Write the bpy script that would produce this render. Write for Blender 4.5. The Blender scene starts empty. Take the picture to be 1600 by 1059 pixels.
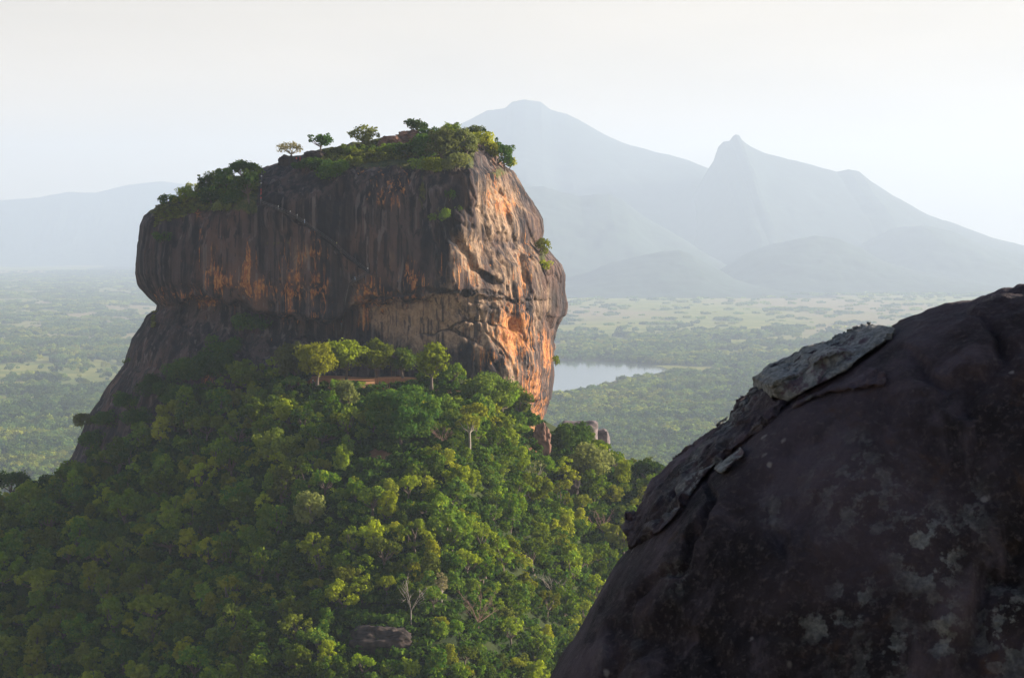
import bpy, bmesh, math
import numpy as np
from mathutils import Vector, Matrix
from mathutils.bvhtree import BVHTree

C = bpy.context
SC = C.scene
COL = SC.collection
R = math.radians
rng = np.random.default_rng(7)

# ------------------------------------------------------------------ camera, light, exposure
H = 400.0            # eye height above the plain
HB = H - 150.0       # how far the hill's working heights sit above the plain
FPX = 4000.0         # focal length in pixels of a 1600 wide frame
TILT = math.atan(154.5 / FPX)
cam = bpy.data.cameras.new("camera")
cam.sensor_width = 36.0
cam.lens = 36.0 * FPX / 1600.0
cam.clip_start = 0.5
cam.clip_end = 60000
cam.dof.use_dof = True
cam.dof.focus_distance = 900
cam.dof.aperture_fstop = 16.0
camo = bpy.data.objects.new("camera", cam)
COL.objects.link(camo)
camo.location = (0, 0, H)
camo.rotation_euler = (R(90) - TILT, 0, 0)
SC.camera = camo

SUN_AZ, SUN_EL = 76.0, 18.0
world = bpy.data.worlds.new("World")
SC.world = world
world.use_nodes = True
wn = world.node_tree
wn.nodes.clear()
sky = wn.nodes.new("ShaderNodeTexSky")
sky.sky_type = 'NISHITA'
sky.sun_disc = False
sky.sun_elevation = R(SUN_EL)
sky.sun_rotation = R(SUN_AZ)
sky.altitude = 300
sky.air_density = 0.8
sky.dust_density = 2.0
sky.ozone_density = 1.0
bgn = wn.nodes.new("ShaderNodeBackground")
bgn.inputs[1].default_value = 0.055
won = wn.nodes.new("ShaderNodeOutputWorld")
# thin white evening cloud veil low in the sky
geo = wn.nodes.new("ShaderNodeTexCoord")
sep = wn.nodes.new("ShaderNodeSeparateXYZ")
wn.links.new(geo.outputs["Generated"], sep.inputs[0])
mr = wn.nodes.new("ShaderNodeMapRange")
mr.interpolation_type = 'SMOOTHSTEP'
mr.inputs[1].default_value = 0.02
mr.inputs[2].default_value = 0.27
mr.inputs[3].default_value = 0.95
mr.inputs[4].default_value = 0.0
wn.links.new(sep.outputs[2], mr.inputs[0])
cmap = wn.nodes.new("ShaderNodeMapping")
cmap.inputs["Scale"].default_value = (3, 3, 14)
wn.links.new(geo.outputs["Generated"], cmap.inputs[0])
cno = wn.nodes.new("ShaderNodeTexNoise")
cno.inputs["Scale"].default_value = 1.6
cno.inputs["Detail"].default_value = 5
wn.links.new(cmap.outputs[0], cno.inputs[0])
cm = wn.nodes.new("ShaderNodeMapRange")
cm.inputs[1].default_value = 0.3
cm.inputs[2].default_value = 0.7
cm.inputs[3].default_value = 0.85
cm.inputs[4].default_value = 1.1
wn.links.new(cno.outputs[0], cm.inputs[0])
vm = wn.nodes.new("ShaderNodeVectorMath")
vm.operation = 'SCALE'
vm.inputs[0].default_value = (6.9, 5.35, 3.6)
wn.links.new(cm.outputs[0], vm.inputs["Scale"])
veil = wn.nodes.new("ShaderNodeMix")
veil.data_type = 'RGBA'
wn.links.new(mr.outputs[0], veil.inputs[0])
wn.links.new(sky.outputs[0], veil.inputs[6])
wn.links.new(vm.outputs[0], veil.inputs[7])
wn.links.new(veil.outputs[2], bgn.inputs[0])
wn.links.new(bgn.outputs[0], won.inputs[0])

sl = bpy.data.lights.new("sun", 'SUN')
sl.energy = 5.0
sl.angle = R(0.5)
sl.color = (1.0, 0.86, 0.70)
so = bpy.data.objects.new("sun", sl)
COL.objects.link(so)
SUNV = Vector((math.sin(R(SUN_AZ)) * math.cos(R(SUN_EL)), math.cos(R(SUN_AZ)) * math.cos(R(SUN_EL)), math.sin(R(SUN_EL))))
so.rotation_euler = SUNV.to_track_quat('Z', 'Y').to_euler()
so.location = (300, 300, 600)

SC.view_settings.view_transform = 'Standard'
SC.view_settings.look = 'None'
SC.view_settings.exposure = 1.4
SC.view_settings.gamma = 1.0
SC.render.engine = 'CYCLES'
SC.cycles.use_denoising = True
SC.cycles.max_bounces = 6
SC.cycles.diffuse_bounces = 2
SC.cycles.transmission_bounces = 3
SC.cycles.volume_bounces = 1
SC.cycles.transparent_max_bounces = 8
SC.cycles.use_adaptive_sampling = True
SC.cycles.adaptive_threshold = 0.015

HAZE_DENSITY = 0.46e-4
HAZE_COLOR = (0.66, 0.80, 1.0, 1)

# ------------------------------------------------------------------ helpers
CT, ST = math.cos(TILT), math.sin(TILT)

def unproj(u, v, y):
    """world point seen at photo pixel (u, v) at forward distance y (arrays ok)"""
    a = (np.asarray(u, float) - 800.0) / FPX
    b = (529.5 - np.asarray(v, float)) / FPX
    dy = CT + b * ST
    dz = -ST + b * CT
    k = y / dy
    return np.stack(np.broadcast_arrays(a * k, y + 0 * k, H + dz * k), -1)

def proj(x, y, z):
    dz = z - H
    fwd = y * CT - dz * ST
    up = y * ST + dz * CT
    return 800 + FPX * x / fwd, 529.5 - FPX * up / fwd

def _h(ix, iy, iz, s):
    n = (ix * 374761393 + iy * 668265263 + iz * 2147483647 + s * 974634877) & 0xFFFFFFFF
    n = ((n ^ (n >> 13)) * 1274126177) & 0xFFFFFFFF
    n = ((n ^ (n >> 16)) * 2246822519) & 0xFFFFFFFF
    return ((n ^ (n >> 15)) & 0xFFFFFF).astype(np.float64) / 0xFFFFFF

def vnoise(x, y, z=0.0, s=0):
    x, y, z = np.broadcast_arrays(np.asarray(x, float), np.asarray(y, float), np.asarray(z, float))
    fx, fy, fz = np.floor(x), np.floor(y), np.floor(z)
    ix, iy, iz = fx.astype(np.int64), fy.astype(np.int64), fz.astype(np.int64)
    f = [x - fx, y - fy, z - fz]
    w = [t * t * t * (t * (t * 6 - 15) + 10) for t in f]
    out = 0
    for a in (0, 1):
        for b in (0, 1):
            for c in (0, 1):
                g = (w[0] if a else 1 - w[0]) * (w[1] if b else 1 - w[1]) * (w[2] if c else 1 - w[2])
                out = out + g * _h(ix + a, iy + b, iz + c, s)
    return out * 2 - 1

def fbm(x, y, z=0.0, o=4, s=0, gain=0.5):
    t, a, n = 0, 1.0, 0
    for i in range(o):
        t = t + a * vnoise(x * 2 ** i + 7.3 * i, np.asarray(y) * 2 ** i - 3.1 * i, np.asarray(z) * 2 ** i + 1.7 * i, s + i)
        n += a
        a *= gain
    return t / n

def sstep(a, b, x):
    t = np.clip((x - a) / (b - a), 0, 1)
    return t * t * (3 - 2 * t)

def np_mesh(name, V, F, mat=None, smooth=False, attrs=None):
    me = bpy.data.meshes.new(name)
    V = np.ascontiguousarray(V, dtype=np.float32)
    me.vertices.add(len(V))
    me.vertices.foreach_set("co", V.ravel())
    Fs = F if isinstance(F, (list, tuple)) else [F]
    Fs = [np.asarray(f, np.int32) for f in Fs if len(f)]
    idx = np.concatenate([f.ravel() for f in Fs])
    st, p = [], 0
    for f in Fs:
        st.append(np.arange(len(f)) * f.shape[1] + p)
        p += f.size
    st = np.concatenate(st).astype(np.int32)
    me.loops.add(len(idx))
    me.loops.foreach_set("vertex_index", idx)
    me.polygons.add(len(st))
    me.polygons.foreach_set("loop_start", st)
    me.update(calc_edges=True)
    me.validate()
    if smooth:
        me.polygons.foreach_set("use_smooth", np.ones(len(me.polygons), bool))
    for k, a in (attrs or {}).items():
        at = me.attributes.new(k, 'FLOAT', 'POINT')
        at.data.foreach_set("value", np.ascontiguousarray(a, dtype=np.float32).ravel())
    if mat:
        me.materials.append(mat)
    return me

def obj(name, me, parent=None, loc=None):
    o = bpy.data.objects.new(name, me)
    COL.objects.link(o)
    if parent:
        o.parent = parent
    if loc is not None:
        o.location = loc
    return o

def tag(o, label=None, cat=None, group=None, kind=None):
    if label: o["label"] = label
    if cat: o["category"] = cat
    if group: o["group"] = group
    if kind: o["kind"] = kind
    return o

def thing(name, label, cat, loc=(0, 0, 0), rz=0.0, group=None):
    o = bpy.data.objects.new(name, None)
    COL.objects.link(o)
    o.location = loc
    o.rotation_euler = (0, 0, rz)
    o.empty_display_size = 1
    return tag(o, label, cat, group)

def grid_faces(nr, nc, wrap=False):
    i = np.arange(nr - 1)[:, None]
    j = np.arange(nc if wrap else nc - 1)[None, :]
    j2 = (j + 1) % nc
    return np.stack([i * nc + j, i * nc + j2, (i + 1) * nc + j2, (i + 1) * nc + j], -1).reshape(-1, 4)

# ---- node helper
class NT:
    def __init__(self, name):
        self.m = bpy.data.materials.new(name)
        self.m.use_nodes = True
        self.t = self.m.node_tree
        self.t.nodes.clear()
        self.out = self.t.nodes.new("ShaderNodeOutputMaterial")
    def n(self, typ, **kw):
        nd = self.t.nodes.new(typ)
        for k, v in kw.items():
            setattr(nd, k, v)
        return nd
    def set(self, sock, v):
        if isinstance(v, bpy.types.NodeSocket):
            self.t.links.new(v, sock)
        elif isinstance(v, (tuple, list)) and len(v) == 3 and sock.type == 'RGBA':
            sock.default_value = (*v, 1)
        else:
            sock.default_value = v
    def mix(self, f, a, b, mode='MIX'):
        nd = self.n("ShaderNodeMix", data_type='RGBA', blend_type=mode)
        self.set(nd.inputs[0], f); self.set(nd.inputs[6], a); self.set(nd.inputs[7], b)
        return nd.outputs[2]
    def math(self, op, a, b=0.0, c=0.0, clamp=False):
        nd = self.n("ShaderNodeMath", operation=op, use_clamp=clamp)
        self.set(nd.inputs[0], a); self.set(nd.inputs[1], b); self.set(nd.inputs[2], c)
        return nd.outputs[0]
    def ramp(self, f, lo, hi):
        nd = self.n("ShaderNodeMapRange", interpolation_type='SMOOTHSTEP')
        self.set(nd.inputs[0], f)
        nd.inputs[1].default_value = lo; nd.inputs[2].default_value = hi
        return nd.outputs[0]
    def attr(self, name):
        nd = self.n("ShaderNodeAttribute", attribute_name=name)
        return nd.outputs["Fac"]
    def pos(self, scale, warp=None):
        if not hasattr(self, "_co"):
            self._co = self.n("ShaderNodeTexCoord").outputs["Object"]
        mp = self.n("ShaderNodeMapping")
        self.set(mp.inputs["Vector"], warp if warp is not None else self._co)
        mp.inputs["Scale"].default_value = scale
        return mp.outputs[0]
    def noise(self, vec, scale=1.0, detail=4.0, rough=0.55, dist=0.0):
        nd = self.n("ShaderNodeTexNoise")
        self.set(nd.inputs["Vector"], vec)
        nd.inputs["Scale"].default_value = scale
        nd.inputs["Detail"].default_value = detail
        nd.inputs["Roughness"].default_value = rough
        nd.inputs["Distortion"].default_value = dist
        return nd.outputs["Fac"]
    def bsdf(self, col, rough=0.9, bump=None, bstr=0.5, bdist=0.1, spec=0.3):
        p = self.n("ShaderNodeBsdfPrincipled")
        self.set(p.inputs["Base Color"], col)
        self.set(p.inputs["Roughness"], rough)
        p.inputs["Specular IOR Level"].default_value = spec
        if bump is not None:
            b = self.n("ShaderNodeBump")
            b.inputs["Strength"].default_value = bstr
            b.inputs["Distance"].default_value = bdist
            self.set(b.inputs["Height"], bump)
            self.t.links.new(b.outputs[0], p.inputs["Normal"])
        self.t.links.new(p.outputs[0], self.out.inputs[0])
        return self.m

def plain_mat(name, col, rough=0.8, var=0.25, scale=3.0):
    m = NT(name)
    n = m.noise(m.pos((1, 1, 1)), scale, 3)
    c = m.mix(m.ramp(n, 0.3, 0.7), tuple(x * (1 - var) for x in col), tuple(min(1, x * (1 + var)) for x in col))
    return m.bsdf(c, rough)

def leaf_mat(name, cols, trans=0.35, var=0.5, patch=0):
    """cols: list of base colours picked by the per-object random value"""
    m = NT(name)
    oi = m.n("ShaderNodeObjectInfo")
    rnd = oi.outputs["Random"]
    cr = m.n("ShaderNodeValToRGB")
    cr.color_ramp.interpolation = 'LINEAR'
    els = cr.color_ramp.elements
    if patch:   # stands of one kind of tree: neighbours share a colour
        nz = m.n("ShaderNodeTexNoise"); nz.inputs["Scale"].default_value = patch; nz.inputs["Detail"].default_value = 3
        m.t.links.new(oi.outputs["Location"], nz.inputs["Vector"])
        rnd2 = m.math('ADD', m.math('MULTIPLY', rnd, 0.5), m.math('MULTIPLY', m.ramp(nz.outputs["Fac"], 0.36, 0.64), 0.5))
    else:
        rnd2 = rnd
    while len(els) < len(cols):
        els.new(0.5)
    for i, c in enumerate(cols):
        els[i].position = i / max(1, len(cols) - 1)
        els[i].color = (*c, 1)
    m.set(cr.inputs[0], rnd2)
    tone = m.attr("tone")
    c = m.mix(m.math('MULTIPLY', tone, var), cr.outputs[0], (0.34, 0.37, 0.025))
    r2 = m.math('FRACT', m.math('MULTIPLY', rnd, 37.3))
    br = m.math('MULTIPLY_ADD', r2, 0.95, 0.55)
    mul = m.n("ShaderNodeVectorMath", operation='SCALE')
    m.set(mul.inputs[0], c); m.set(mul.inputs["Scale"], br)
    c = mul.outputs[0]
    d = m.n("ShaderNodeBsdfDiffuse"); m.set(d.inputs[0], c)
    t = m.n("ShaderNodeBsdfTranslucent"); m.set(t.inputs[0], c)
    mx = m.n("ShaderNodeMixShader"); mx.inputs[0].default_value = trans
    m.t.links.new(d.outputs[0], mx.inputs[1]); m.t.links.new(t.outputs[0], mx.inputs[2])
    m.t.links.new(mx.outputs[0], m.out.inputs[0])
    return m.m

# ------------------------------------------------------------------ terrain height
def hill(x, y):
    """the wooded hill that carries the monolith"""
    x = np.asarray(x, float); y = np.asarray(y, float)
    xs = [-1300, -480, -380, -300, -220, -176, -150, -110, -85, -68, -18, 0, 11, 20, 34, 54, 80, 120, 180, 240, 950]
    zs = [-HB, -30, 0, 26, 40, 53, 64, 88, 98, 101.5, 101.5, 91, 82, 77, 69, 59, 46, 28, 8, -12, -HB]
    zc = np.interp(x, xs, zs)
    yf = 888 + 0 * x
    d = np.maximum(0, yf - y)
    flat = np.exp(-((x + 45) / 40.0) ** 4) * 14
    d = np.maximum(0, d - flat)
    b = np.maximum(0, y - 985)
    z = zc + HB - 0.375 * d - 0.42 * b
    # low spur running from the rock towards the viewer, and a gully to its right
    z = z + 15 * np.exp(-((x + 32) / 40.0) ** 2) * sstep(872, 800, y) * sstep(600, 720, y)
    z = z - 6 * np.exp(-((x - 30) / 14.0) ** 2) * sstep(880, 840, y) * sstep(640, 760, y)
    z = z + 3.0 * fbm(x / 45, y / 45, 0, 3, 11) * sstep(5, 30, z)
    return np.maximum(z, 0)

def ground_z(x, y):
    z = hill(x, y)
    # the outcrop the viewer stands on
    r = np.hypot(x, y + 12)
    z = np.maximum(z, (H - 3) * (1 - sstep(16, 44, r)))
    return z

LAKE_UV = [(700, 565), (868, 564), (905, 564), (960, 566), (1000, 569), (1035, 573), (1045, 577), (1030, 582), (1000, 588), (965, 593), (945, 600), (925, 607), (880, 615), (700, 615)]
SHORE_UV = [(700, 562), (868, 562), (960, 564), (1060, 571), (1100, 577), (1060, 584), (1010, 592), (975, 599), (950, 607), (925, 615), (880, 622), (700, 622)]
def flat_pt(u, v, z=0.0):
    b = (529.5 - v) / FPX
    y = (z - H) * (CT + b * ST) / (-ST + b * CT)
    return unproj(u, v, y)
LAKE = np.array([flat_pt(u, v, 0.3) for u, v in LAKE_UV])
SHORE = np.array([flat_pt(u, v, 0.3) for u, v in SHORE_UV])

def in_poly(px, py, poly):
    ins = np.zeros(px.shape, bool)
    n = len(poly)
    for i in range(n):
        x1, y1 = poly[i][:2]; x2, y2 = poly[(i + 1) % n][:2]
        c = ((y1 > py) != (y2 > py)) & (px < (x2 - x1) * (py - y1) / (y2 - y1 + 1e-12) + x1)
        ins ^= c
    return ins

def fieldness(x, y):
    u, v = proj(x, y, 0 * x)
    f = np.zeros_like(u)
    nz = fbm(u / 95, v / 5.5, 0, 4, 31)
    right = sstep(845, 870, u)
    bias = np.interp(v, [455, 466, 476, 486, 496, 506, 518, 530, 545, 560, 575, 640, 760],
                     [-1, 0.45, 0.6, 0.25, 0.45, 0.3, 0.15, 0.05, -0.15, -0.35, -0.4, -0.45, -0.6])
    f = right * sstep(-0.05, 0.15, nz + bias + 0.12)
    nl = fbm(u / 60, v / 6, 0, 4, 57)
    bl = np.interp(v, [375, 400, 470, 520, 565, 585, 605, 640, 700], [-0.5, -0.2, -0.12, -0.08, 0.0, 0.1, 0.0, -0.3, -0.5])
    f = np.maximum(f, (1 - right) * sstep(-0.02, 0.12, nl + bl))
    for (cu, cv, ru, rv) in [(150, 579, 56, 13), (140, 596, 46, 9), (80, 526, 34, 5), (215, 526, 22, 6), (50, 584, 60, 7), (60, 545, 40, 4), (30, 560, 30, 4), (20, 625, 40, 6), (1100, 579, 60, 6), (1050, 575, 40, 4), (1000, 590, 60, 3)]:
        q = ((u - cu) / ru) ** 2 + ((v - cv) / rv) ** 2
        f = np.maximum(f, sstep(1.3, 0.8, q + 0.4 * nl))
    return f

# ------------------------------------------------------------------ materials
def make_rock_mat():
    m = NT("rock_face")
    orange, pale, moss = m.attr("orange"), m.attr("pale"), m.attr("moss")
    big = m.noise(m.pos((0.05, 0.05, 0.035)), 1, 5, 0.6)
    st1 = m.noise(m.pos((0.28, 0.28, 0.012)), 1, 5, 0.6, 0.3)
    st2 = m.noise(m.pos((0.62, 0.62, 0.02)), 1, 4, 0.6, 0.4)
    st3 = m.noise(m.pos((0.5, 0.5, 0.008)), 1, 3, 0.5, 0.2)
    fine = m.noise(m.pos((0.9, 0.9, 0.7)), 1, 6, 0.65)
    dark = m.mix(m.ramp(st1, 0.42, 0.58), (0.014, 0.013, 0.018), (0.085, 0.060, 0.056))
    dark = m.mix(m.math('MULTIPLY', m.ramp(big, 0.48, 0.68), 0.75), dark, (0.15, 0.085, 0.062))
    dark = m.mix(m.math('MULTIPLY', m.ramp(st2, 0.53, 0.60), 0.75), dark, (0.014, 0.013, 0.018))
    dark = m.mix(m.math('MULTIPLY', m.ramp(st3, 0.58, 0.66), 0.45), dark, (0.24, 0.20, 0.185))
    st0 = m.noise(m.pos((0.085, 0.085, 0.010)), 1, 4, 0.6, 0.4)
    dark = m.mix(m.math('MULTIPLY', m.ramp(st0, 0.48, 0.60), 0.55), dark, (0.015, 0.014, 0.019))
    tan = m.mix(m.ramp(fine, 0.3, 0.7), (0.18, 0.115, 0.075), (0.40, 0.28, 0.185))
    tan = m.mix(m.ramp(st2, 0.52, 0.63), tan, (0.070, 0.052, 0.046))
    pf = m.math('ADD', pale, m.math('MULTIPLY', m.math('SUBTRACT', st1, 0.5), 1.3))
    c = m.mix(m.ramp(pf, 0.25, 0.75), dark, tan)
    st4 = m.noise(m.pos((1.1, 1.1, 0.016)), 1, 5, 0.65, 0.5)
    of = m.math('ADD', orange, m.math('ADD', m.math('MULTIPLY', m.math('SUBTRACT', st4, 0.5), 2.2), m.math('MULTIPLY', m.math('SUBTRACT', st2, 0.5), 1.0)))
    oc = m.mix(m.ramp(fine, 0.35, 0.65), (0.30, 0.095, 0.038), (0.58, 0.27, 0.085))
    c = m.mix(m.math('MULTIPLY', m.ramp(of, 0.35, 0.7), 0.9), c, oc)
    crk = m.attr("crack")
    c = m.mix(crk, c, (0.025, 0.02, 0.02))
    mg = m.mix(m.ramp(fine, 0.35, 0.65), (0.035, 0.055, 0.015), (0.10, 0.10, 0.03))
    c = m.mix(m.ramp(m.math('ADD', moss, m.math('MULTIPLY', m.math('SUBTRACT', fine, 0.5), 1.2)), 0.4, 0.6), c, mg)
    bm = m.math('ADD', fine, m.math('MULTIPLY', st2, 0.8))
    return m.bsdf(c, 0.88, bm, 0.9, 0.8, 0.25)

def make_ground_mat():
    m = NT("ground_cover")
    f = m.attr("field")
    co = m.pos((1, 1, 1))
    n1 = m.noise(co, 0.006, 6, 0.6)
    n2 = m.noise(co, 0.05, 5, 0.65)
    n3 = m.noise(m.pos((0.0007, 0.0002, 1)), 1, 3, 0.5)
    wood = m.mix(m.ramp(n2, 0.35, 0.65), (0.016, 0.026, 0.009), (0.042, 0.055, 0.016))
    fld = m.mix(m.ramp(n1, 0.35, 0.65), (0.12, 0.155, 0.020), (0.26, 0.245, 0.045))
    fld = m.mix(m.ramp(n3, 0.45, 0.6), fld, (0.24, 0.19, 0.09))
    fld = m.mix(m.ramp(n2, 0.52, 0.72), fld, (0.10, 0.13, 0.04))
    c = m.mix(f, wood, fld)
    c = m.mix(m.attr("soil"), c, m.mix(m.ramp(n2, 0.4, 0.6), (0.34, 0.15, 0.07), (0.46, 0.25, 0.13)))
    return m.bsdf(c, 0.95, None, spec=0.1)

def make_boulder_mat(name, lich, base=1.0, mask=False):
    m = NT(name)
    co = m.pos((1, 1, 1))
    big = m.noise(co, 0.8, 6, 0.6)
    mid = m.noise(co, 4.5, 7, 0.65, 0.6)
    fine = m.noise(co, 30, 6, 0.7)
    streak = m.noise(m.pos((1.6, 1.6, 0.5)), 1.3, 6, 0.65, 0.5)
    c = m.mix(m.ramp(big, 0.35, 0.65), (0.012 * base, 0.009 * base, 0.012 * base), (0.088 * base, 0.066 * base, 0.080 * base))
    c = m.mix(m.math('MULTIPLY', m.ramp(streak, 0.48, 0.66), 0.75), c, (0.125 * base, 0.098 * base, 0.118 * base))
    c = m.mix(m.math('MULTIPLY', m.ramp(fine, 0.50, 0.70), 0.55), c, (0.15 * base, 0.12 * base, 0.12 * base))
    c = m.mix(m.math('MULTIPLY', m.ramp(m.noise(co, 2.2, 4, 0.6, 1.0), 0.60, 0.72), 0.6), c, (0.10, 0.055, 0.035))
    # lichen crusts
    area = m.ramp(m.noise(co, 0.9, 3, 0.5), 0.62 - 0.4 * lich, 0.78 - 0.4 * lich)
    if mask:
        area = m.math('ADD', m.math('MULTIPLY', area, 0.35), m.attr("lichen"), clamp=True)
    blot = m.ramp(m.noise(co, 8.0, 6, 0.65, 0.15), 0.53 - 0.12 * lich, 0.565 - 0.08 * lich)
    lc = m.mix(m.ramp(fine, 0.35, 0.65), (0.17, 0.19, 0.185), (0.44, 0.46, 0.44))
    c = m.mix(m.math('MULTIPLY', m.math('MULTIPLY', area, blot), 0.85 if not mask else 0.62), c, lc)
    vo = m.n("ShaderNodeTexVoronoi"); vo.inputs["Scale"].default_value = 8.0
    m.set(vo.inputs["Vector"], m.pos((1, 1, 0.7)))
    spot = m.math('SUBTRACT', 1.0, m.ramp(m.math('ADD', vo.outputs["Distance"], m.math('MULTIPLY', m.math('SUBTRACT', mid, 0.5), 0.5)), 0.05, 0.16))
    pick = m.ramp(m.noise(co, 1.7, 2, 0.5), 0.50, 0.58)
    c = m.mix(m.math('MULTIPLY', m.math('MULTIPLY', spot, pick), 0.75), c, (0.36, 0.33, 0.31))
    bm = m.math('ADD', m.math('MULTIPLY', mid, 1.0), m.math('MULTIPLY', fine, 0.6))
    return m.bsdf(c, 0.85, bm, 1.0, 0.09, 0.3)

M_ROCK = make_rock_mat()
M_GROUND = make_ground_mat()
M_BOULDER = make_boulder_mat("boulder_rock", 0.3, 1.0, True)
M_SLAB = make_boulder_mat("lichen_slab", 1.25, 2.0)
M_LAYER = make_boulder_mat("mossy_layer", 0.45, 1.3)
GREENS = [(0.046, 0.122, 0.013), (0.070, 0.164, 0.012), (0.150, 0.245, 0.012), (0.066, 0.138, 0.020), (0.250, 0.300, 0.011), (0.052, 0.138, 0.020), (0.155, 0.190, 0.026), (0.310, 0.320, 0.014)]
M_LEAF = leaf_mat("leaves", GREENS)
M_LEAF_FAR = leaf_mat("far_leaves", [(0.018, 0.052, 0.024), (0.035, 0.085, 0.026), (0.080, 0.145, 0.026), (0.17, 0.22, 0.026), (0.30, 0.30, 0.035)], 0.3, 0.3, 0.0022)
M_LEAF_DARK = leaf_mat("dark_leaves", [(0.034, 0.090, 0.014), (0.055, 0.118, 0.016)], 0.45, 0.2)
M_LEAF_PALE = leaf_mat("pale_leaves", [(0.30, 0.28, 0.13), (0.34, 0.30, 0.15)], 0.45, 0.2)
M_LEAF_GREY = leaf_mat("greygreen_leaves", [(0.15, 0.18, 0.055), (0.18, 0.20, 0.06)], 0.45, 0.25)
M_LEAF_YELLOW = leaf_mat("yellow_leaves", [(0.27, 0.31, 0.025), (0.33, 0.33, 0.03)], 0.45, 0.4)
M_LEAF_BRIGHT = leaf_mat("bright_leaves", [(0.09, 0.16, 0.02), (0.12, 0.19, 0.025)], 0.4, 0.4)
M_GRASS = leaf_mat("grass_blades", [(0.08, 0.115, 0.025), (0.15, 0.15, 0.04), (0.10, 0.13, 0.03)], 0.3, 0.3)
M_BARK = plain_mat("bark", (0.12, 0.09, 0.07))
M_BARK_PALE = plain_mat("pale_bark", (0.26, 0.23, 0.19))
M_TWIG = plain_mat("bare_twigs", (0.20, 0.12, 0.09))

# ------------------------------------------------------------------ ground sheet (plain, hill and the viewer's outcrop in one)
def build_ground():
    ys = [-150, -100, -60]
    ys += list(np.arange(-50, 56, 4.0)) + list(np.arange(70, 560, 25.0)) + list(np.arange(560, 1010, 2.5)) + list(np.arange(1010, 1900, 11.0))
    y = 1910.0
    while y < 45500:
        ys.append(y); y *= 1.0075
    ys = np.array(ys)
    nc = 820
    j = np.linspace(-1, 1, nc)
    w = np.maximum(1350, 0.40 * ys)
    X = w[:, None] * j[None, :]
    near = np.clip((70 - ys) / 70, 0, 1)[:, None]
    X = X * (1 - near) + near * (np.sign(j) * np.abs(j) ** 2.2 * 1350)[None, :]
    Y = np.repeat(ys[:, None], nc, 1)
    Z = ground_z(X, Y)
    fld = np.where((Y > 2400) & (Z < 3), fieldness(X, Y), 0)
    soil = np.zeros_like(X)
    near_h = (Y > 600) & (Y < 1000)
    U, Vv = proj(X, Y, Z)
    for (cu, cv, ru, rv) in [(560, 597, 110, 14), (590, 712, 26, 14), (842, 690, 20, 24), (690, 605, 40, 8)]:
        q = ((U - cu) / ru) ** 2 + ((Vv - cv) / rv) ** 2
        soil = np.maximum(soil, np.where(near_h, sstep(1.2, 0.7, q), 0))
    V = np.stack([X, Y, Z], -1).reshape(-1, 3)
    me = np_mesh("ground", V, grid_faces(len(ys), nc)[:, ::-1], M_GROUND, True, {"field": fld, "soil": soil})
    o = obj("ground", me)
    tag(o, "wide green plain with fields and the wooded hill slope below the rock", None, None, "structure")
    return o
build_ground()

# lake
def build_lake():
    m = NT("lake_water")
    n = m.noise(m.pos((0.02, 0.006, 1)), 1, 4, 0.5)
    m.bsdf((0.10, 0.12, 0.12), 0.08, n, 0.02, 0.4, 0.6)
    bm = bmesh.new()
    vs = [bm.verts.new(tuple(p)) for p in LAKE]
    f = bm.faces.new(vs)
    f.normal_update()
    if f.normal.z < 0: f.normal_flip()
    me = bpy.data.meshes.new("lake"); bm.to_mesh(me); bm.free()
    me.materials.append(m.m)
    tag(obj("lake_water", me), "pale lake on the plain beyond the right foot of the rock", None, None, "structure")
build_lake()

# ------------------------------------------------------------------ far mountains and hills
def ridge(name, label, pts, y0, depth, rough, seed, col):
    pts = np.array(pts, float)
    us = np.linspace(pts[0, 0], pts[-1, 0], 760)
    vs = np.interp(us, pts[:, 0], pts[:, 1])
    k = np.array([0.6, 3, 0.6]); k /= k.sum()
    vs = np.convolve(np.pad(vs, 1, 'edge'), k, 'valid')
    top = unproj(us, vs, y0)
    nr = 91
    t = np.linspace(-1, 1, nr)
    X = np.repeat(top[None, :, 0], nr, 0) * (1 + 0 * t[:, None])
    Y = y0 + t[:, None] * depth + 0 * X
    prof = np.clip(1 - np.abs(t), 0, 1) ** 0.9
    sp = fbm(X / (depth * 0.28), Y / (depth * 0.55), 0, 5, seed)
    sp2 = 1 - np.abs(fbm(X / (depth * 0.2), Y / (depth * 0.4), 0, 4, seed + 9))
    bulge = prof[:, None] * (1 + 0.55 * (1 - prof[:, None]) * (sp * 1.2 + (sp2 - 0.75)))
    Z = np.maximum(top[None, :, 2], 0) * bulge
    Z = Z + rough * fbm(X / 160, Y / 160, 0, 3, seed + 3) * (Z > 5)
    Z[0] = -5; Z[-1] = -5
    Z = np.minimum(Z, top[None, :, 2] + rough)
    m = NT("wooded_slopes_" + name)
    n = m.noise(m.pos((1, 1, 1)), 0.006, 6, 0.65)
    mm = m.bsdf(m.mix(m.ramp(n, 0.35, 0.65), tuple(c * 0.7 for c in col), tuple(c * 1.4 for c in col)), 0.95, None, spec=0.1)
    V = np.stack([X, Y, Z], -1).reshape(-1, 3)
    o = obj(name, np_mesh(name, V, grid_faces(nr, len(us))[:, ::-1], mm, True))
    return tag(o, label, None, None, "structure")

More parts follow.
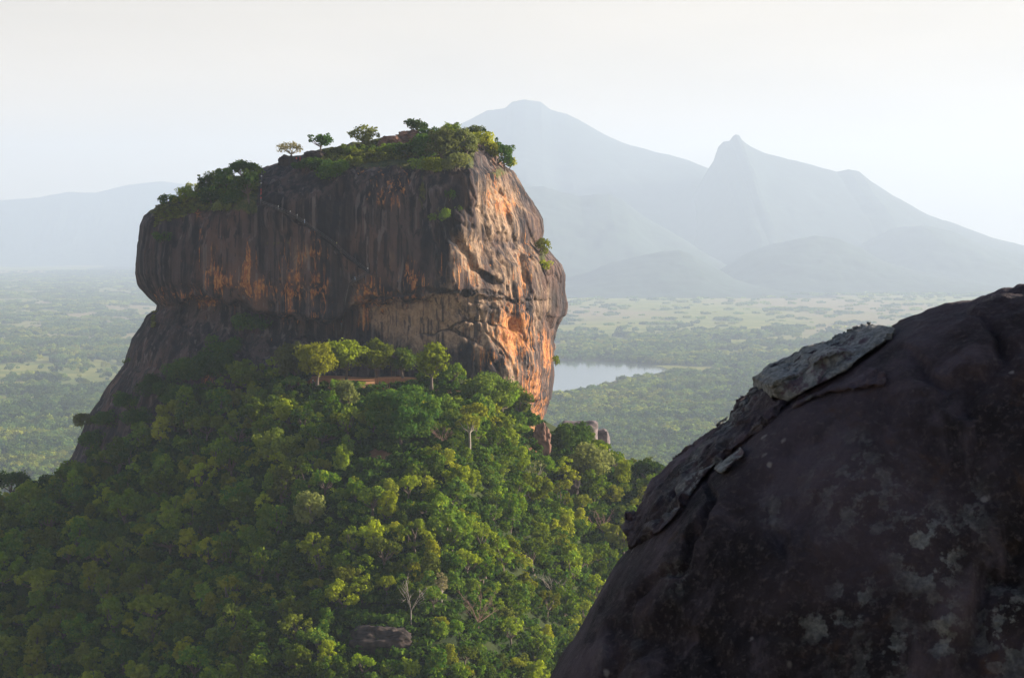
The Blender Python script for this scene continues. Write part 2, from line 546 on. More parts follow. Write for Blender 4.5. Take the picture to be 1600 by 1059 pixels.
ridge("mountain", "long hazy mountain with a rounded summit right of the rock",
      [(420, 400), (500, 345), (580, 300), (640, 250), (690, 208), (728, 190), (760, 174), (790, 168), (800, 159), (820, 156), (845, 160), (860, 172), (886, 178), (912, 192), (945, 211), (985, 228), (1030, 238), (1075, 250), (1105, 262), (1150, 290), (1220, 330), (1330, 375), (1400, 400)],
      31000, 6600, 12, 3, (0.022, 0.034, 0.026))
ridge("mountain", "hazy blue mountain with a small knob on its steep left shoulder",
      [(1040, 400), (1070, 330), (1095, 285), (1108, 262), (1116, 250), (1122, 230), (1130, 222), (1140, 221), (1144, 215), (1149, 211), (1155, 212), (1159, 219), (1166, 225), (1174, 230), (1192, 238), (1232, 249), (1272, 258), (1308, 269), (1326, 265), (1342, 268), (1360, 283), (1400, 308), (1450, 336), (1500, 353), (1550, 372), (1600, 384), (1720, 405), (1850, 420)],
      28000, 5600, 9, 13, (0.022, 0.034, 0.026))
ridge("hill", "wooded hill standing in front of the hazy mountain beside the rock",
      [(600, 330), (700, 300), (780, 285), (850, 293), (880, 301), (905, 305), (930, 302), (950, 303), (972, 313), (1010, 340), (1060, 368), (1110, 400), (1170, 430), (1240, 455), (1300, 470)],
      23500, 3600, 14, 23, (0.026, 0.042, 0.028))
ridge("hill", "low wooded hill at the far edge of the fields right of the rock",
      [(760, 470), (820, 455), (880, 437), (920, 424), (955, 409), (1000, 399), (1035, 392), (1060, 390), (1080, 396), (1110, 415), (1150, 436), (1200, 450), (1290, 462), (1400, 468)],
      19800, 2200, 15, 33, (0.026, 0.042, 0.028))
ridge("hill", "wide wooded hill behind the fields below the knobbed mountain",
      [(1060, 460), (1130, 420), (1170, 394), (1210, 380), (1250, 371), (1275, 368), (1310, 374), (1345, 388), (1385, 410), (1440, 425), (1520, 440), (1640, 450)],
      21400, 2500, 15, 43, (0.026, 0.042, 0.028))
ridge("hill", "pale wooded hill rising at the right edge above the dark boulder",
      [(1280, 420), (1340, 385), (1390, 358), (1440, 351), (1490, 362), (1540, 385), (1600, 398), (1700, 410), (1800, 430)],
      24300, 2900, 14, 53, (0.026, 0.042, 0.028))
ridge("hills", "faint pale hills along the horizon left of the rock",
      [(-260, 345), (-120, 322), (0, 313), (60, 309), (105, 300), (150, 301), (200, 289), (250, 283), (300, 290), (380, 320), (460, 360)],
      43000, 1900, 10, 63, (0.026, 0.042, 0.028))
ridge("hill", "faint low hill on the plain touching the left side of the rock",
      [(60, 388), (100, 383), (160, 379), (200, 369), (235, 360), (290, 352), (360, 362), (430, 385)],
      42000, 1500, 10, 73, (0.026, 0.042, 0.028))

# ------------------------------------------------------------------ the monolith
LEFT = np.array([(690, 204), (640, 212), (600, 217), (560, 225), (520, 232), (490, 240), (447, 249), (430, 258), (408, 264), (396, 272), (350, 285), (312, 300), (275, 312), (250, 322), (236, 332), (227, 339), (220.5, 354), (217, 376), (213, 400), (211, 427), (217, 444), (229, 459), (243, 477), (241, 484), (229, 493), (217, 513), (204, 532), (195, 555), (190, 572), (180, 584), (165, 606), (142, 643), (123, 681), (108, 714), (99, 728), (80, 775), (70, 800)], float)
RIGHT = np.array([(720, 204), (738, 211), (750, 221), (757, 231), (771, 241), (785, 258), (802, 270), (812, 283), (825, 307), (834, 320), (846, 344), (849, 361), (846, 372), (845, 378), (852, 386), (866, 400), (879, 416), (884, 430), (884, 454), (887, 472), (884, 494), (873, 515), (868, 533), (866, 563), (865, 587), (860, 623), (848, 655), (845, 690), (832, 760), (825, 800)], float)
YC = 945.0
PROF = [  # photo row, then (column, metres in front of the centre line)
    (204, [(690, 0), (700, 4), (720, 0)]),
    (222, [(575, 0), (600, 8), (660, 16), (720, 18), (740, 16), (751, 0)]),
    (242, [(482, 0), (500, 12), (560, 24), (640, 32), (700, 38), (742, 40), (755, 30), (771, 0)]),
    (268, [(400, 0), (415, 14), (470, 30), (560, 41), (640, 46), (700, 49), (742, 49), (762, 36), (785, 18), (800, 0)]),
    (300, [(312, 0), (326, 14), (370, 26), (450, 39), (560, 46), (640, 49), (700, 52), (735, 51), (760, 40), (790, 22), (821, 0)]),
    (345, [(224, 0), (232, 14), (262, 27), (340, 36), (450, 43), (560, 48), (640, 51), (690, 54), (722, 53), (762, 41), (805, 24), (832, 10), (846, 0)]),
    (400, [(213, 0), (222, 16), (258, 31), (330, 39), (450, 46), (560, 50), (640, 53), (690, 56), (715, 55), (765, 43), (815, 27), (845, 13), (866, 0)]),
    (440, [(215, 0), (226, 15), (260, 31), (330, 40), (450, 47), (560, 51), (640, 54), (690, 57), (715, 56), (765, 46), (820, 31), (860, 14), (884, 0)]),
    (478, [(243, 0), (252, 12), (280, 25), (340, 35), (450, 42), (560, 47), (640, 51), (700, 54), (745, 53), (785, 45), (825, 32), (862, 14), (886, 0)]),
    (530, [(205, 0), (218, 14), (260, 28), (330, 38), (450, 43), (560, 46), (640, 49), (720, 52), (770, 50), (800, 44), (835, 28), (858, 12), (868, 0)]),
    (600, [(169, 0), (185, 16), (240, 36), (330, 48), (450, 52), (560, 52), (640, 53), (720, 54), (790, 50), (815, 43), (842, 25), (856, 10), (864, 0)]),
    (690, [(119, 0), (140, 18), (210, 42), (330, 56), (560, 58), (720, 56), (800, 50), (825, 30), (845, 0)]),
    (800, [(70, 0), (95, 20), (180, 46), (330, 60), (560, 62), (720, 60), (800, 50), (812, 30), (825, 0)]),
]
OVER = np.array([(215, 452), (245, 472), (300, 466), (345, 468), (400, 478), (450, 488), (500, 494), (535, 492), (560, 476), (590, 470), (640, 462), (690, 458), (745, 455), (780, 458), (810, 466), (835, 462), (890, 470)], float)

def rock_shape():
    vr = np.concatenate([np.linspace(204.5, 262, 110), np.linspace(263, 660, 400), np.linspace(662, 800, 60)])
    nf, nb = 620, 140
    th = np.linspace(0, np.pi, nf)
    s = (1 - np.cos(th)) / 2
    s = 0.62 * s + 0.38 * np.linspace(0, 1, nf)
    ul = np.interp(vr, LEFT[:, 1], LEFT[:, 0])
    ur = np.interp(vr, RIGHT[:, 1], RIGHT[:, 0])
    P = []
    for v, pts in PROF:
        p = np.array(pts, float)
        a, b = p[0, 0], p[-1, 0]
        P.append(np.interp(a + (b - a) * s, p[:, 0], p[:, 1]))
    P = np.array(P)
    pv = np.array([p[0] for p in PROF], float)
    D = np.empty((len(vr), nf))
    for j in range(nf):
        D[:, j] = np.interp(vr, pv, P[:, j])
    g = np.exp(-np.linspace(-2, 2, 15) ** 2); g /= g.sum()
    Dp = np.pad(D, ((0, 0), (7, 7)), 'reflect', reflect_type='odd')
    D = np.apply_along_axis(lambda r: np.convolve(r, g, 'valid'), 1, Dp)
    g = np.exp(-np.linspace(-2, 2, 21) ** 2); g /= g.sum()
    Dp = np.pad(D, ((10, 10), (0, 0)), 'edge')
    D = np.apply_along_axis(lambda r: np.convolve(r, g, 'valid'), 0, Dp)
    D[:, 0] = 0; D[:, -1] = 0
    U = ul[:, None] + (ur - ul)[:, None] * s[None, :]
    Vv = np.repeat(vr[:, None], nf, 1)
    edge = np.minimum(1, np.sin(th) * 2.2)[None, :]
    # the overhang: the rock steps back under this line and comes forward again lower down
    wob = 8 * fbm(U / 30, Vv * 0, 0, 4, 5)
    vo = np.interp(U, OVER[:, 0], OVER[:, 1]) + wob
    dv = Vv - vo
    amp = np.interp(U, [210, 250, 300, 420, 500, 540, 560, 620, 700, 780, 830, 870], [2, 4.5, 5, 7, 9, 9, 3.2, 2.4, 2.0, 1.8, 1.4, 0.5])
    rec = np.where(dv > 0, sstep(0, 9, dv) * sstep(95, 25, dv), 0)
    lip = np.exp(-(dv / 26.0) ** 2) * (dv < 4) * 1.3
    D = D - amp * rec * edge + lip * edge
    # stepped path running down the face
    sl_u = np.array([408, 440, 480, 520, 575]); sl_v = np.array([320, 332, 352, 380, 426])
    vs = np.interp(U, sl_u, sl_v)
    onp = sstep(395, 410, U) * sstep(590, 575, U)
    dp = Vv - vs
    D = D + onp * np.where(dp > 0, 2.2 * sstep(0, 4, dp) * sstep(60, 12, dp), -1.2 * sstep(-26, 0, dp))
    # bedding seams on the right face
    crack = np.zeros_like(D)
    for (pts, w, dep) in [([(555, 470), (600, 466), (660, 452), (720, 458), (765, 455), (800, 470), (830, 462)], 3.0, 1.2),
                          ([(700, 512), (735, 530), (760, 548), (790, 560)], 2.5, 0.9),
                          ([(640, 528), (680, 520), (705, 512), (725, 500), (760, 505), (800, 520)], 2.2, 0.8),
                          ([(735, 470), (770, 482), (810, 492), (835, 478)], 2.2, 0.8)]:
        p = np.array(pts, float)
        vv = np.interp(U, p[:, 0], p[:, 1]) + 5 * fbm(U / 14, 0 * U, 0, 3, 77)
        inside = sstep(p[0, 0], p[0, 0] + 15, U) * sstep(p[-1, 0], p[-1, 0] - 15, U)
        q = np.exp(-((Vv - vv) / w) ** 2) * inside
        D = D - dep * q
        D = D + 0.8 * dep * inside * np.exp(-np.maximum(0, Vv - vv) / 14) * (Vv > vv)
        crack = np.maximum(crack, 0.8 * q)
    # deep dark pocket on the right edge, a diagonal groove down the right face
    q = np.exp(-((U - 866) / 7.0) ** 2 - ((Vv - 470) / 26.0) ** 2); D = D - 4 * q; crack = np.maximum(crack, q)
    for (pts, w, dep) in [([(752, 236), (775, 290), (795, 350), (818, 420), (828, 470)], 5, 1.6), ([(765, 240), (800, 300), (820, 350), (845, 400)], 4, 1.6),
                          ([(700, 330), (712, 370), (742, 420), (790, 450)], 7, 1.8), ([(655, 285), (672, 340), (690, 380), (692, 450)], 7, 1.8),
                          ([(840, 385), (850, 430), (862, 520)], 4, 1.4), ([(800, 480), (815, 560), (838, 640)], 5, 1.2)]:
        p = np.array(pts, float)
        uu = np.interp(Vv, p[:, 1], p[:, 0]) + 4 * fbm(Vv / 18, 0 * U, 0, 3, 15)
        ins = sstep(p[0, 1], p[0, 1] + 15, Vv) * sstep(p[-1, 1], p[-1, 1] - 15, Vv)
        q = np.exp(-((U - uu) / w) ** 2) * ins
        D = D - dep * q
        D = D + 0.7 * dep * ins * np.exp(-((U - uu - 2.2 * w) / (1.6 * w)) ** 2)
    Yf = YC - D
    front = unproj(U, Vv, Yf)
    # back half
    tb = np.linspace(0, np.pi, nb + 2)[1:-1]
    sb = (1 + np.cos(tb)) / 2
    depthb = np.interp(vr, [204, 230, 270, 340, 800], [5, 25, 50, 62, 75])
    Ub = ul[:, None] + (ur - ul)[:, None] * sb[None, :]
    Yb = YC + depthb[:, None] * np.sin(tb)[None, :] ** 0.8
    back = unproj(Ub, np.repeat(vr[:, None], nb, 1), YC)   # same outline as at the centre line
    back[..., 1] = Yb
    G = np.concatenate([front, back], 1)
    crack = np.concatenate([crack, np.zeros_like(Yb)], 1)
    UU = np.concatenate([U, Ub], 1); VV = np.concatenate([Vv, np.repeat(vr[:, None], nb, 1)], 1)
    # displacement along the surface normal
    du = np.roll(G, -1, 1) - np.roll(G, 1, 1)
    dvv = np.gradient(G, axis=0)
    N = np.cross(du, dvv)
    N /= np.linalg.norm(N, axis=-1, keepdims=True) + 1e-9
    c = np.array([(-59), YC, H - 40])
    sg = np.sign(np.sum(N * (G - c) * np.array([1, 1, 0.3]), -1))
    if np.mean(sg) < 0: N = -N
    x, y, z = G[..., 0], G[..., 1], G[..., 2]
    d = 2.2 * fbm(x / 26, y / 26, z / 30, 3, 2)
    wx = x + 2.5 * fbm(x / 20, y / 20, z / 12, 2, 40)
    fl = fbm(wx / 5.0, y / 5.0, z / 60, 3, 6)
    d = d + (0.9 + 1.6 * np.clip(0.5 + fbm(x / 30, y / 30, z / 40, 2, 61), 0, 1)) * fl
    d = d + 1.0 * (0.5 - np.abs(fbm(wx / 11, y / 11, z / 45, 2, 8)) * 2)
    st = fbm(x / 30, y / 30, (z + 0.25 * x) / 5.5, 3, 9)
    lowr = sstep(455, 480, VV) * sstep(540, 600, UU) + 0.35
    d = d + 1.2 * st * lowr
    rd = 1 - np.abs(fbm(x / 12, y / 12, (z + 0.9 * x) / 15, 4, 19))
    rface = sstep(690, 730, UU) * sstep(250, 280, VV)
    d = d - 1.0 * sstep(0.88, 1.0, rd) * (0.3 + 0.7 * rface)
    d = d + 0.6 * fbm(x / 3.2, y / 3.2, z / 4.5, 4, 27) * (0.55 + 0.5 * rface)
    edgefade = np.concatenate([0.45 + 0.55 * np.sin(th) ** 0.5, 0.6 * np.ones(nb)])[None, :]
    G = G + N * (d * edgefade)[..., None]
    # stain masks; the right face's orange also has golden sun glow painted in
    def blobs(lst):
        o = np.zeros_like(UU)
        for (cu, cv, ru, rv, w) in lst:
            o = np.maximum(o, w * np.exp(-((UU - cu) / ru) ** 2 - ((VV - cv) / rv) ** 2))
        return o
    n2 = fbm(x / 7, y / 7, z / 9, 4, 91)
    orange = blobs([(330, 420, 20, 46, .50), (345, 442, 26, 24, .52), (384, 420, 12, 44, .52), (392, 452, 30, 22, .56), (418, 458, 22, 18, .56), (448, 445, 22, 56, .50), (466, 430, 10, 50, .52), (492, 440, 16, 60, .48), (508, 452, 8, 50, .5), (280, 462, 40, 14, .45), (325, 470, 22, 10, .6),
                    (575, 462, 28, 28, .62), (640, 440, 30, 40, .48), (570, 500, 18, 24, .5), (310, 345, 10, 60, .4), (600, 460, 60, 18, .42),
                    (852, 548, 14, 34, 1.05), (802, 520, 34, 48, .9), (830, 600, 22, 40, .75), (815, 440, 20, 50, .6), (775, 300, 14, 60, .5), (792, 320, 20, 30, .6), (812, 440, 16, 60, .55), (842, 640, 14, 30, .65), (842, 690, 18, 22, .9), (770, 555, 40, 24, .45), (820, 580, 30, 20, .5), (330, 590, 40, 22, .38), (540, 262, 60, 12, .25), (610, 300, 30, 40, .3), (720, 420, 40, 50, .42)])  # right edge entries: orange rock plus its sunlit glow put into the colour
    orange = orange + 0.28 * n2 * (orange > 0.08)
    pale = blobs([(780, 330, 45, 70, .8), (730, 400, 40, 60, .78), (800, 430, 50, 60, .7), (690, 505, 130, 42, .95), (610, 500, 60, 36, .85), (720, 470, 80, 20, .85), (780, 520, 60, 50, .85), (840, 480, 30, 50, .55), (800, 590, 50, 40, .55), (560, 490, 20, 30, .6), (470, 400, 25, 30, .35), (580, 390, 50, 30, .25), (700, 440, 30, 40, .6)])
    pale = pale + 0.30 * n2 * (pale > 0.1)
    moss = np.clip(sstep(274, 250, VV + 6 * n2) * (UU < 742) * (UU > 478), 0, 1)
    moss = np.maximum(moss, 0.9 * sstep(-14, 6, np.interp(UU, [200, 235, 300, 400, 410], [300, 334, 322, 330, 200]) - VV) * (UU < 405))
    moss = np.maximum(moss, blobs([(848, 405, 7, 22, .8), (780, 270, 18, 12, .6), (660, 300, 8, 40, .55), (690, 335, 16, 14, .7), (255, 370, 14, 14, .5), (430, 380, 50, 4, .45), (520, 255, 25, 22, .7)]))
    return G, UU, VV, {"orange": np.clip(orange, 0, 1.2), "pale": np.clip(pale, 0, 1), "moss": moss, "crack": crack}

def build_rock():
    G, UU, VV, at = rock_shape()
    nr, nc = G.shape[:2]
    V = G.reshape(-1, 3)
    F = grid_faces(nr, nc, True)
    top = G[0].mean(0) + np.array([0, 0, 0.3])
    V = np.concatenate([V, top[None]])
    k = len(V) - 1
    j = np.arange(nc)
    T = np.stack([np.full(nc, k), (j + 1) % nc, j], -1)
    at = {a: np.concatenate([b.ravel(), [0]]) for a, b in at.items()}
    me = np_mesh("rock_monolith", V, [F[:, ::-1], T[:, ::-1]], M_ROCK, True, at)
    bm = bmesh.new(); bm.from_mesh(me); bmesh.ops.recalc_face_normals(bm, faces=bm.faces); bm.to_mesh(me)
    bvh = BVHTree.FromBMesh(bm); bm.free()
    o = obj("rock_monolith", me)
    tag(o, "huge steep flat topped rock with dark streaks and a right side coloured by orange stains and painted sun glow", "rock")
    return o, bvh
ROCK, ROCK_BVH = build_rock()

def ray(u, v):
    p = unproj(u, v, 900.0)
    d = (Vector(p) - Vector((0, 0, H))).normalized()
    return Vector((0, 0, H)), d

def on_rock(u, v):
    o, d = ray(u, v)
    h = ROCK_BVH.ray_cast(o, d)
    return (h[0], h[1]) if h[0] is not None else (None, None)

def on_hill(u, v):
    ys = np.linspace(560, 1000, 1800)
    p = unproj(u, v, ys)
    hz = hill(p[:, 0], p[:, 1])
    i = np.argmax(p[:, 2] <= hz)
    if p[i, 2] > hz[i]:
        i = len(ys) - 1
    return Vector((p[i, 0], p[i, 1], hz[i]))

# ------------------------------------------------------------------ trees
def tube(path, radii, n=6):
    path = np.asarray(path, float)
    V, F = [], []
    for i, p in enumerate(path):
        t = path[min(i + 1, len(path) - 1)] - path[max(i - 1, 0)]
        t /= np.linalg.norm(t) + 1e-9
        a = np.cross(t, [0.31, 0.95, 0.05]); a /= np.linalg.norm(a) + 1e-9
        b = np.cross(t, a)
        for k in range(n):
            w = 2 * math.pi * k / n
            V.append(p + radii[i] * (a * math.cos(w) + b * math.sin(w)))
    for i in range(len(path) - 1):
        for k in range(n):
            F.append((i * n + k, i * n + (k + 1) % n, (i + 1) * n + (k + 1) % n, (i + 1) * n + k))
    return np.array(V), np.array(F)

def join(parts):
    V, F, o = [], [], 0
    for v, f in parts:
        V.append(v); F.append(f + o); o += len(v)
    return np.concatenate(V), np.concatenate(F)

def leaf_cloud(rg, centers, radii, dens, size, up=0.25, fill=0.25, flat=0.8):
    Vs, Ts = [], []
    for c, r in zip(centers, radii):
        n = max(6, int(dens * 4 * math.pi * r * r))
        d = rg.normal(size=(n, 3)); d[:, 2] += up
        d /= np.linalg.norm(d, axis=1, keepdims=True)
        rr = r * (1 - fill * rg.random(n) ** 1.5) * (1 + 0.10 * rg.normal(size=n))
        p = c + d * rr[:, None] * np.array([1, 1, flat])
        nn = d + 0.45 * rg.normal(size=(n, 3)); nn /= np.linalg.norm(nn, axis=1, keepdims=True)
        a = np.cross(nn, rg.normal(size=(n, 3))); a /= np.linalg.norm(a, axis=1, keepdims=True) + 1e-9
        b = np.cross(nn, a)
        sz = size * (0.6 + 0.8 * rg.random(n))[:, None]
        q = np.stack([p - a * sz - b * sz * .35, p - b * sz * .75 + a * sz * .2, p + a * sz + b * sz * .3, p + b * sz * .7 - a * sz * .15], 1)
        Vs.append(q.reshape(-1, 3))
        tone = np.clip(rg.normal(0.25, 0.25) + 0.25 * rg.normal(size=n), 0, 1)
        Ts.append(np.repeat(tone, 4))
    V = np.concatenate(Vs); T = np.concatenate(Ts)
    F = np.arange(len(V)).reshape(-1, 4)
    return V, F, T

def make_tree(seed, w, h, trunk_h, nclump, cr, dens=1.9, size=0.42, shape='round', leafm=None, barkm=None, name="tree", fill=0.55, hollow=0.35):
    """crown w wide and h tall sitting on trunk_h of clear trunk; returns crown mesh, trunk mesh"""
    rg = np.random.default_rng(seed)
    cs, rs = [], []
    zc = trunk_h + h * 0.5
    for i in range(nclump):
        for _ in range(30):
            d = rg.normal(size=3); d /= np.linalg.norm(d)
            k = (hollow + (1 - hollow) * rg.random()) ** 0.7
            p = d * k
            if shape == 'umbrella' and p[2] < -0.15: continue
            if shape == 'round' and p[2] < -0.75: continue
            break
        rr = cr * (0.5 + 1.1 * rg.random() ** 1.5)
        sx = max(0.1, w / 2 - rr * 0.7); sz = max(0.1, h / 2 - rr * 0.55)
        taper = 1.0
        if shape == 'tall': taper = 1 - 0.35 * max(0, p[2])
        cs.append(np.array([p[0] * sx * taper, p[1] * sx * taper, zc + p[2] * sz]))
        rs.append(rr)
    V, F, T = leaf_cloud(rg, cs, rs, dens, size, 0.3, fill)
    crown = np_mesh(name + "_crown", V, F, leafm or M_LEAF, False, {"tone": T})
    parts = []
    lean = rg.normal(size=2) * 0.04 * h
    fork = np.array([lean[0], lean[1], trunk_h + h * 0.15])
    r0 = 0.035 * (trunk_h + h) * (0.7 + 0.05 * w)
    r0 = min(r0, 0.55)
    parts.append(tube([(0, 0, -1.2), (0, 0, 0.1), fork * 0.5 + np.array([rg.normal() * .1, rg.normal() * .1, 0]), fork], [r0 * 1.5, r0 * 1.1, r0 * 0.85, r0 * 0.7]))
    pick = rg.permutation(nclump)[:min(nclump, 9)]
    for i in pick:
        c = cs[i]
        mid = fork * 0.45 + c * 0.55 + np.array([0, 0, -0.08 * h]) + rg.normal(size=3) * 0.03 * w
        parts.append(tube([fork - [0, 0, 0.3], mid, c], [r0 * 0.5, r0 * 0.3, r0 * 0.1], 5))
    tv, tf = join(parts)
    trunk = np_mesh(name + "_trunk", tv, tf, barkm or M_BARK, True)
    return crown, trunk

def make_bare(seed, h, spread, barkm, n1=7, n2=5, n3=4):
    rg = np.random.default_rng(seed)
    parts = []
    fork = np.array([rg.normal() * .2, rg.normal() * .2, h * 0.3])
    tr = tube([(0, 0, -1), (0, 0, 0.2), fork], [0.30, 0.24, 0.19])
    for i in range(n1):
        a = 2 * math.pi * (i + rg.random()) / n1
        el = rg.uniform(0.35, 1.3)
        L = h * 0.72 * rg.uniform(0.75, 1.1)
        d = np.array([math.cos(a) * math.cos(el) * spread, math.sin(a) * math.cos(el) * spread, math.sin(el)])
        e = fork + d * L
        m = fork + d * L * 0.5 + rg.normal(size=3) * 0.25 + np.array([0, 0, 0.08 * L])
        parts.append(tube([fork, m, e], [0.10, 0.07, 0.03], 4))
        for j in range(n2):
            t = rg.uniform(0.3, 0.95)
            b = fork + (e - fork) * t
            dd = d + rg.normal(size=3) * 0.55; dd /= np.linalg.norm(dd)
            e2 = b + dd * L * rg.uniform(0.22, 0.42)
            parts.append(tube([b, (b + e2) / 2 + rg.normal(size=3) * .1, e2], [0.07, 0.05, 0.02], 3))
            for q in range(n3):
                b3 = b + (e2 - b) * rg.uniform(0.3, 1)
                d3 = dd + rg.normal(size=3) * 0.7; d3 /= np.linalg.norm(d3)
                parts.append(tube([b3, b3 + d3 * L * rg.uniform(0.1, 0.2)], [0.045, 0.015], 3))
    bv, bf = join(parts)
    return np_mesh("bare_branches", bv, bf, barkm, True), np_mesh("bare_trunk", *tr, barkm, True)

# prototypes of the hill forest: name, crown mesh, trunk mesh, nominal crown width, full height
PROTO = []
def proto(seed, w, h, th, n, cr, shape, leafm=None, barkm=None, dens=1.9, size=0.42, hollow=0.35):
    c, t = make_tree(seed, w, h, th, n, cr, dens, size, shape, leafm, barkm, hollow=hollow)
    PROTO.append((c, t, w, h + th))
proto(1, 12.0, 9.0, 1.8, 60, 1.05, 'round', dens=2.5, size=0.38)
proto(2, 14.5, 7.0, 2.8, 58, 1.0, 'umbrella', dens=2.5, size=0.38)
proto(3, 8.5, 11.5, 2.0, 50, 1.0, 'tall', dens=2.4, size=0.36)
proto(4, 11.0, 8.5, 1.8, 34, 1.0, 'round', hollow=0.6, dens=2.3, size=0.38)
proto(5, 16.0, 11.0, 2.0, 95, 1.15, 'round', dens=2.5, size=0.40)
proto(6, 10.5, 7.5, 2.6, 34, 0.95, 'umbrella', hollow=0.5, dens=2.3, size=0.36)
proto(7, 8.0, 7.5, 1.5, 30, 1.0, 'round', dens=2.4, size=0.36)
proto(8, 8.0, 9.5, 2.4, 28, 0.85, 'tall', hollow=0.6, dens=2.0, size=0.36)

def place_tree(name, label, cat, base, crown, trunk, scale=1.0, rz=0.0, group=None, sink=0.3, sz=None):
    t = thing(name, label, cat, (base[0], base[1], base[2] - sink), rz, group)
    t.scale = (scale, scale, sz or scale)
    if crown: obj("crown", crown, t)
    if trunk: obj("trunk", trunk, t)
    return t

VT = np.array([(-80, 735), (0, 733), (25, 728), (50, 742), (100, 735), (115, 700), (140, 690), (200, 665), (250, 606), (300, 578), (340, 550), (380, 530), (420, 538), (445, 528), (475, 520), (500, 528), (540, 520), (580, 522), (600, 538), (635, 538), (660, 530), (700, 545), (715, 565), (722, 590), (760, 582), (800, 590), (825, 640), (850, 652), (880, 658), (910, 668), (950, 695), (975, 715), (1010, 712), (1045, 735), (1080, 750), (1150, 770)], float)

def tree_ok(x, y, z, w, h):
    """scale that keeps this tree under the photo's tree line, 0 to drop it"""
    u, v = proj(x, y, z)
    ut, vt = proj(x, y, z + h)
    lim = np.interp(u, VT[:, 0], VT[:, 1])
    hpx = v - vt
    allow = v - lim
    s = allow / hpx
    s = 1.0 if s > 1 else s
    if s < 0.45: return 0
    hw = w * s * FPX / y / 2
    top = v - hpx * s
    for (x0, x1, v0, v1) in [(482, 650, 584, 604), (570, 612, 700, 726), (832, 856, 668, 702), (540, 655, 962, 1000), (640, 700, 592, 606)]:
        cx, cy = (x0 + x1) / 2, (v0 + v1) / 2
        if u + hw * .85 > x0 and u - hw * .85 < x1 and top < v1 - 2 and v > v0 + 2:
            return 0
    return s

def rock_inside(x, y):
    # plan footprint of the rock's lower half
    h = ROCK_BVH.ray_cast(Vector((x, y, H + 300)), Vector((0, 0, -1)))
    if h[0] is None: return False
    return h[0].z > hill(x, y) + 1.5

# -------- trees that can be told apart, each placed by hand
SPECIAL = []
def special(u, vbase, hpx, wpx, name, label, cat, shape, leafm, barkm=None, seed=0, trunk_frac=0.3, n=20, cr_f=0.17, group=None, rock=False, hollow=0.4, dens=1.9, size=0.42, off=0.0):
    if rock:
        p, nrm = on_rock(u, vbase)
        if p is None:
            q = unproj(u, vbase, YC - 8)
            p = Vector(q)
    else:
        p = on_hill(u, vbase)
    if off: p = p + Vector((0, off, 0))
    s = p.y / FPX
    H_, W_ = hpx * s, wpx * s
    th = H_ * trunk_frac
    c, t = make_tree(seed, W_, H_ - th, th, n, W_ * cr_f, dens, size, shape, leafm, barkm, hollow=hollow)
    SPECIAL.append((u, vbase, hpx, wpx, p.y))
    return place_tree(name, label, cat, p, c, t, 1.0, 0.0, group, 0.4)

# on the summit
special(455, 256, 36, 60, "bare_tree", "pale sparse half bare tree on the summit left of the small round green tree", "tree", 'umbrella', M_LEAF_PALE, M_BARK_PALE, 101, .4, 16, .12, rock=True, dens=0.8, size=.35)
special(500, 248, 42, 50, "tree", "small round dark green tree with a bare trunk on the summit edge", "tree", 'umbrella', M_LEAF_DARK, None, 102, .42, 18, .14, rock=True)
special(568, 230, 40, 52, "tree", "round grey green tree standing alone on the summit against the sky", "tree", 'round', M_LEAF_GREY, None, 103, .12, 30, .11, rock=True, dens=1.3)
special(642, 217, 32, 54, "tree", "loose open green tree above the brown summit boulder", "tree", 'umbrella', M_LEAF_DARK, None, 104, .35, 12, .13, rock=True, hollow=.6)
special(693, 252, 56, 66, "tree", "dense rounded tree spilling over the cliff edge at the top of the rock", "tree", 'round', M_LEAF_GREY, None, 105, .1, 34, .14, rock=True)
special(728, 245, 48, 46, "tree", "olive green tree on the summit corner beside the yellow bushes", "tree", 'round', M_LEAF_GREY, None, 106, .12, 22, .15, rock=True)
special(665, 250, 44, 60, "tree", "dark green bushy tree on the summit right of the brown boulder", "tree", 'round', M_LEAF_DARK, None, 107, .08, 28, .15, rock=True)
special(757, 236, 40, 22, "tree", "thin dark green tree sticking up at the right edge of the summit", "tree", 'tall', M_LEAF_DARK, None, 108, .2, 10, .2, rock=True, hollow=.6)
special(774, 252, 40, 34, "tree", "dark leafy tree on the right edge of the summit behind the yellow bushes", "tree", 'round', M_LEAF_DARK, None, 109, .15, 14, .17, rock=True)
special(789, 268, 44, 34, "tree", "dark green tree hanging lowest over the sunlit right edge of the summit", "tree", 'round', M_LEAF_DARK, None, 110, .15, 16, .17, rock=True)
special(318, 305, 38, 30, "tree", "round dark tree standing above the grassy left shoulder of the summit", "tree", 'round', M_LEAF_DARK, None, 111, .2, 14, .18, rock=True)
special(378, 286, 38, 46, "tree", "flat topped dark tree left of the metal stairway", "tree", 'umbrella', M_LEAF_DARK, None, 112, .25, 20, .15, rock=True)
special(352, 305, 48, 48, "tree", "dense green tree in the middle of the left summit thicket", "tree", 'round', M_LEAF_DARK, None, 113, .1, 24, .16, rock=True)
special(388, 312, 50, 40, "tree", "leafy tree pressed against the left side of the metal stairway", "tree", 'round', M_LEAF_DARK, None, 114, .1, 22, .17, rock=True)
special(330, 322, 36, 44, "tree", "low dark tree on the cliff rim in front of the left summit thicket", "tree", 'round', M_LEAF_DARK, None, 115, .08, 18, .18, rock=True)

